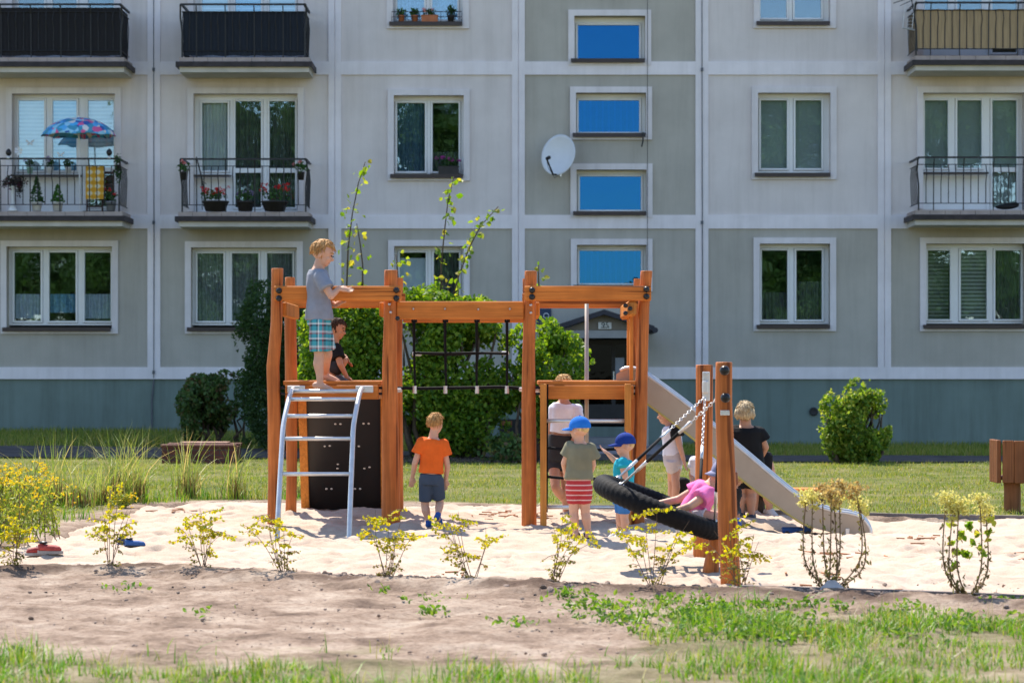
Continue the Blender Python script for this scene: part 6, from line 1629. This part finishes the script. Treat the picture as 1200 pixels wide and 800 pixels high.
p = G(934, 610); t = thing('toy_truck', 'small blue toy truck on the sand under the slide', 'toy', (p.x, p.y, sand_at(p.x, p.y)))
b = Vector((p.x, p.y, sand_at(p.x, p.y))); mb = MB(); mb.bbox(b.x-.13, b.x+.05, b.y-.05, b.y+.05, b.z+.03, b.z+.08, .008); mb.bbox(b.x+.055, b.x+.12, b.y-.05, b.y+.05, b.z+.03, b.z+.13, .012); mb.build('body', m_bluesh, t); mb = MB()
for dx in (-.09, .0, .085): mb.tube([(b.x+dx, b.y-.06, b.z+.025), (b.x+dx, b.y+.06, b.z+.025)], .026, 12)
mb.build('wheels', m_cap, t)

# ------------------------------------------------------------ planted strip, tall grass, goldenrod
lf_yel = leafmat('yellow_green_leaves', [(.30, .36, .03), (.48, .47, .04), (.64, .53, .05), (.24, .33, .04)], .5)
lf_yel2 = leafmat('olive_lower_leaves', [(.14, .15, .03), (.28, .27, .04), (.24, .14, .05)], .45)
m_twig = M('thin_twig', (.17, .11, .075), .85, .3, 30)
def yshrub(px, py, wpx, hpx, seed, label, n=1.0):
    r = np.random.default_rng(seed); p = G(px, py); p.z = ground_z(p.x, p.y)
    t = thing('yellow_shrub', label, 'shrub', p, 'young yellow shrubs along the sandbox edge'); sc = p.y/FPX; Wd, Hh = wpx*sc*.95, hpx*sc*1.18
    mb = MB(); P1 = []; P2 = []
    nb = int(r.integers(5, 8)); lean = r.normal(0, .12)*Wd
    for k in range(nb):
        a = r.uniform(0, 6.283); sp_ = r.uniform(.25, 1.0) if k else .1; top = p+Vector((math.cos(a)*Wd*.5*sp_*1.15+lean, math.sin(a)*Wd*.35*sp_, Hh*(1-.45*sp_+r.uniform(-.05, .06))))
        mid = p.lerp(top, .5)+Vector((0, 0, Hh*.10*sp_)); pts = smoothp([p+Vector((r.normal(0, .012), r.normal(0, .012), -.02)), mid+Vector((r.normal(0, .02), r.normal(0, .02), 0)), top], 6)
        mb.tube(pts, [.003*(1-.75*i/len(pts)) for i in range(len(pts))], 5)
        # side sprays with opposite leaflets
        for q in range(int(r.integers(5, 9))):
            f = r.uniform(.12, 1); b0 = pts[min(int(f*(len(pts)-1)), len(pts)-2)]; L = r.uniform(.05, .15)*(.6+.6*f); aa = r.uniform(0, 6.283); d = Vector((math.cos(aa), math.sin(aa)*.7, r.uniform(-.35, .5))).normalized(); e = b0+d*L
            mb.tube([b0, b0+d*L*.5+Vector((0, 0, .006)), e-Vector((0, 0, .012))], [.002, .0018, .001], 4)
            m = max(3, int(L/.0115*n))
            for i in range(m):
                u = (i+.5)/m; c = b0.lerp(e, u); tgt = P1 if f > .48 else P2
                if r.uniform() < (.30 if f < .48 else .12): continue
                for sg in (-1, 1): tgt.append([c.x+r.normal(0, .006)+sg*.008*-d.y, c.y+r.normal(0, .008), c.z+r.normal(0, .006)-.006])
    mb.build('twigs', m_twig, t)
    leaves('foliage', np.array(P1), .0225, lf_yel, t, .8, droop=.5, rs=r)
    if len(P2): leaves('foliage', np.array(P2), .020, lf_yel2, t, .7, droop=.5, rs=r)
    return t
for a in ((130, 672, 92, 92, 1, 'yellow-leaved young shrub in front of the blue shoes'), (237, 672, 62, 72, 2, 'sparse thin yellow shrub alone on the bare sand, third from the left'), (335, 677, 70, 76, 3, 'yellow shrub planted in front of the left foot of the arched ladder'),
          (455, 681, 80, 80, 4, 'yellow shrub planted in front of the second log post'), (553, 684, 78, 78, 5, 'yellow shrub planted right of the boy in orange'), (645, 689, 88, 84, 6, 'yellow shrub planted in front of the third log post'), (765, 692, 120, 92, 7, 'widest yellow shrub planted in front of the nest swing'), (868, 690, 78, 78, 8, 'yellow shrub hugging the foot of the near swing post'),
          (18, 674, 52, 60, 9, 'yellow-green shrub at the far left edge in front of the red trainers')): yshrub(*a)
# dry flower stalks
lf_dry = leafmat('withered_leaves', [(.10, .075, .03), (.16, .13, .04), (.15, .17, .05), (.09, .055, .03)], .35); fl_cream = leafmat('cream_yellow_florets', [(.55, .55, .14), (.68, .64, .24), (.45, .42, .12)], .4); fl_tan = leafmat('tan_florets', [(.40, .30, .10), (.52, .42, .16), (.30, .2, .08)], .4)
def stalks(px, py, tips, label, green=0):
    p = G(px, py); p.z = ground_z(p.x, p.y); t = thing('dry_flower_stalks', label, 'plant', p); mb = MB(); P = []; FC = []; FT = []; GR = []
    for i, (tx, ty, bow, kind) in enumerate(tips):
        dY = rng.uniform(-.12, .12); tip = W(tx, ty, p.y+dY); b0 = p+Vector((rng.normal(0, .02), rng.normal(0, .03), 0)); mid = W(tx+bow, (py+ty)/2+18, p.y+dY*.7)
        pts = smoothp([b0, mid, tip], 10); mb.tube(pts, [.006*(1-.5*i_/len(pts)) for i_ in range(len(pts))], 5)
        for f in np.linspace(.05, .95, 30):
            c = pts[min(int(f*(len(pts)-1)), len(pts)-1)]; m = 2 if f < .7 else 1
            for q in range(m): P.append([c.x+rng.normal(0, .012), c.y+rng.normal(0, .012), c.z+rng.normal(0, .008)])
        tgt = FC if kind == 'c' else FT
        B = blob(tip, (.075, .06, .045), 190, .2); tgt.append(B); tgt.append(blob(tip+Vector((rng.uniform(-.05, .05), 0, -.05)), (.04, .04, .03), 60, .2))
    mb.build('stems', M('dry_stem', (.20, .13, .07), .8), t)
    leaves('leaves', np.array(P), .034, lf_dry, t, .38, droop=1.3)
    for L_, m_ in ((FC, fl_cream), (FT, fl_tan)):
        for i in range(0, len(L_), 2): leaves('flower_head', np.concatenate(L_[i:i+2]), .016, m_, t, .9)
    if green: leaves('young_leaves', np.concatenate([blob(W(px+rng.uniform(-18, 32), rng.uniform(608, 672), p.y), (.02, .03, .015), 4, .2) for k in range(green)]), .05, lf_shoot, t, .65)
stalks(972, 696, [(945, 579, -2, 'c'), (952, 583, 1, 'c'), (964, 572, 2, 't'), (974, 578, -1, 't'), (983, 568, 1, 't'), (977, 585, 4, 'c'), (1003, 572, 6, 't'), (1007, 590, 6, 'c')], 'withered clump of tall brown stalks with tan flower heads in front of the slide end')
stalks(1132, 704, [(1109, 582, -3, 'c'), (1117, 596, -4, 'c'), (1124, 588, -2, 'c'), (1148, 584, 2, 'c'), (1155, 598, 2, 'c')], 'tall stalks with pale yellow flower heads at the right end of the planted strip', 22)
b = G(974, 697); o = MB().loft([[b+Vector((x_*k, y_*k*.6, h)) for x_, y_ in ((-.075, -.05), (.085, -.06), (.06, .06), (-.05, .05))] for h, k in ((-.02, 1.1), (.04, .9), (.085, .3))]).build('stone', M('pale_stone', (.42, .42, .44), .8, .2, 14, bmp=.5)); tag(o, 'pale grey stone at the foot of the withered stalks', 'stone')
# tall grass clumps
m_tall = leafmat('tall_grass_blades', [(.13, .22, .04), (.23, .32, .06), (.38, .39, .11), (.50, .40, .16)], .4); m_tallb = leafmat('brown_grass_base', [(.15, .09, .04), (.24, .15, .06)], .3)
for i, (px, py, h, n, lab) in enumerate(((40, 590, 62, 60, 'tall grass clump among the goldenrod at the left edge'), (68, 592, 78, 80, 'tall grass clump second from the left behind the goldenrod'), (95, 595, 62, 70, 'tall green grass clump left of the tallest brown-based one'), (137, 590, 84, 120, 'tallest grass clump with brown base at the left'), (160, 588, 80, 90, 'tall arching grass clump right of the tallest one'), (118, 592, 52, 60, 'short grass clump left beside the tallest clump'), (220, 583, 72, 90, 'tall grass clump in front of the brick planter'), (275, 584, 66, 60, 'slender grass clump right of the brick planter'), (352, 582, 45, 30, 'small grass clump between the left tower posts'))):
    p = G(px, py); p.z = ground_z(p.x, p.y); t = thing('tall_grass_clump', lab, 'grass clump', p, 'ornamental grass clumps left of the sandbox'); sc = p.y/FPX
    n = int(n*.85); q = np.column_stack([rng.normal(p.x, .07, n), rng.normal(p.y, .07, n), np.full(n, p.z-.01)])
    blades('blades', q, h*sc*1.0, .012, m_tall, t, .55, segs=5, curl=1.3); q2 = np.column_stack([rng.normal(p.x, .05, n), rng.normal(p.y, .05, n), np.full(n, p.z-.01)]); blades('dry_base', q2, h*sc*.42, .012, m_tallb, t, .2, segs=2)
# goldenrod
fl_gold = leafmat('goldenrod_florets', [(.55, .46, .03), (.72, .60, .05), (.66, .44, .03)], .4); lf_gr = leafmat('goldenrod_leaves', [(.14, .22, .03), (.26, .33, .05), (.42, .42, .08)], .4)
for i, (px, py, h, sp_, n, lab) in enumerate(((10, 640, 95, .34, 16, 'large goldenrod clump filling the left edge'), (45, 632, 75, .20, 9, 'smaller goldenrod clump right of the large one'), (22, 615, 80, .30, 12, 'goldenrod clump behind the large one at the left edge'), (140, 596, 18, .12, 7, 'low orange-yellow flowers at the back left corner of the sandbox'))):
    p = G(px, py); p.z = ground_z(p.x, p.y); t = thing('goldenrod', lab, 'flower clump', p, 'goldenrod by the left edge'); sc = p.y/FPX; mb = MB(); P = []; L_ = []
    for k in range(n):
        tip = p+Vector((rng.normal(0, sp_*.6), rng.normal(0, sp_*.5), h*sc*rng.uniform(.55, 1))); b0 = p+Vector((rng.normal(0, sp_*.4), rng.normal(0, sp_*.4), 0)); mb.tube([b0, b0.lerp(tip, .6)+Vector((0, 0, .03)), tip], [.004, .003, .002], 4)
        
        for q in range(9): P.append(blob(tip+Vector((rng.normal(0, .042), rng.normal(0, .042), rng.normal(-.035, .035))), (.014, .014, .009), 5, .2))
        for q in range(40): c = b0.lerp(tip, rng.uniform(.1, .9)); L_.append([c.x+rng.normal(0, .025), c.y+rng.normal(0, .025), c.z])
    mb.build('stems', m_twig, t); [leaves('flower_head', np.concatenate(P[9*q:9*q+9]), .015, fl_gold, t, .9) for q in range(len(P)//9)]; leaves('leaves', np.array(L_), .055, lf_gr, t, .3)
# green ground cover under the goldenrod
x, y = scatter(9000, -5.5, -2.1, 15.5, 24.5, lambda x, y: ss(.0, .12, -edist(x, y))*(fbm(x*2, y*2, 61) > .42)*(fbm(x*1.1, y*1.1, 62) > .40))
g5 = blades('verge_grass', np.stack([x, y, gz(x, y)], 1), .15, .010, m_grass_f, None, .6, segs=3); tag(g5, 'longer verge grass around the goldenrod left of the sandbox', 'grass', None, 'stuff')

# ------------------------------------------------------------ park trees behind the photographer: they show only as reflections in the panes
lf_tree = leafmat('park_tree_leaves', [(.03, .075, .015), (.06, .13, .025), (.10, .18, .035)], .45)
def tree(x, y, h, w, seed):
    t = thing('park_tree', TREE_LAB[seed % len(TREE_LAB)], 'tree', (x, y, 0), 'park trees mirrored in the windows')
    el = [(x+rng.normal(0, w*.35), y+rng.normal(0, w*.3), h*rng.uniform(.38, .88), w*rng.uniform(.3, .5), w*rng.uniform(.3, .5), h*rng.uniform(.10, .18)) for k in range(11)]
    leaves('crown', cloud(el, 7000, .44, .8, .4, seed), .40, lf_tree, t, .8)
    mb = MB(); stems(mb, (x, y, -.1), [(e[0], e[1], e[2]) for e in el[:6]], .28, 5, .15); mb.build('trunk', m_bark, t, True)
TREE_LAB = ['broad leafy park tree seen only as a reflection in the window panes']
for i, (x, y, h, w) in enumerate(((-24, -34, 9.5, 7), (-15.5, -37, 18.5, 7), (-11, -35, 17, 6), (-13, -28, 9, 6), (-3.2, -36, 16, 3.6), (-6.5, -38, 9, 5), (13.2, -36, 16, 5), (17, -38, 17, 6), (20, -35, 17, 6), (25, -37, 18, 7), (13, -29, 9, 6), (-29, -38, 10, 7), (20, -29, 8, 6))): tree(x, y, h, w, i)
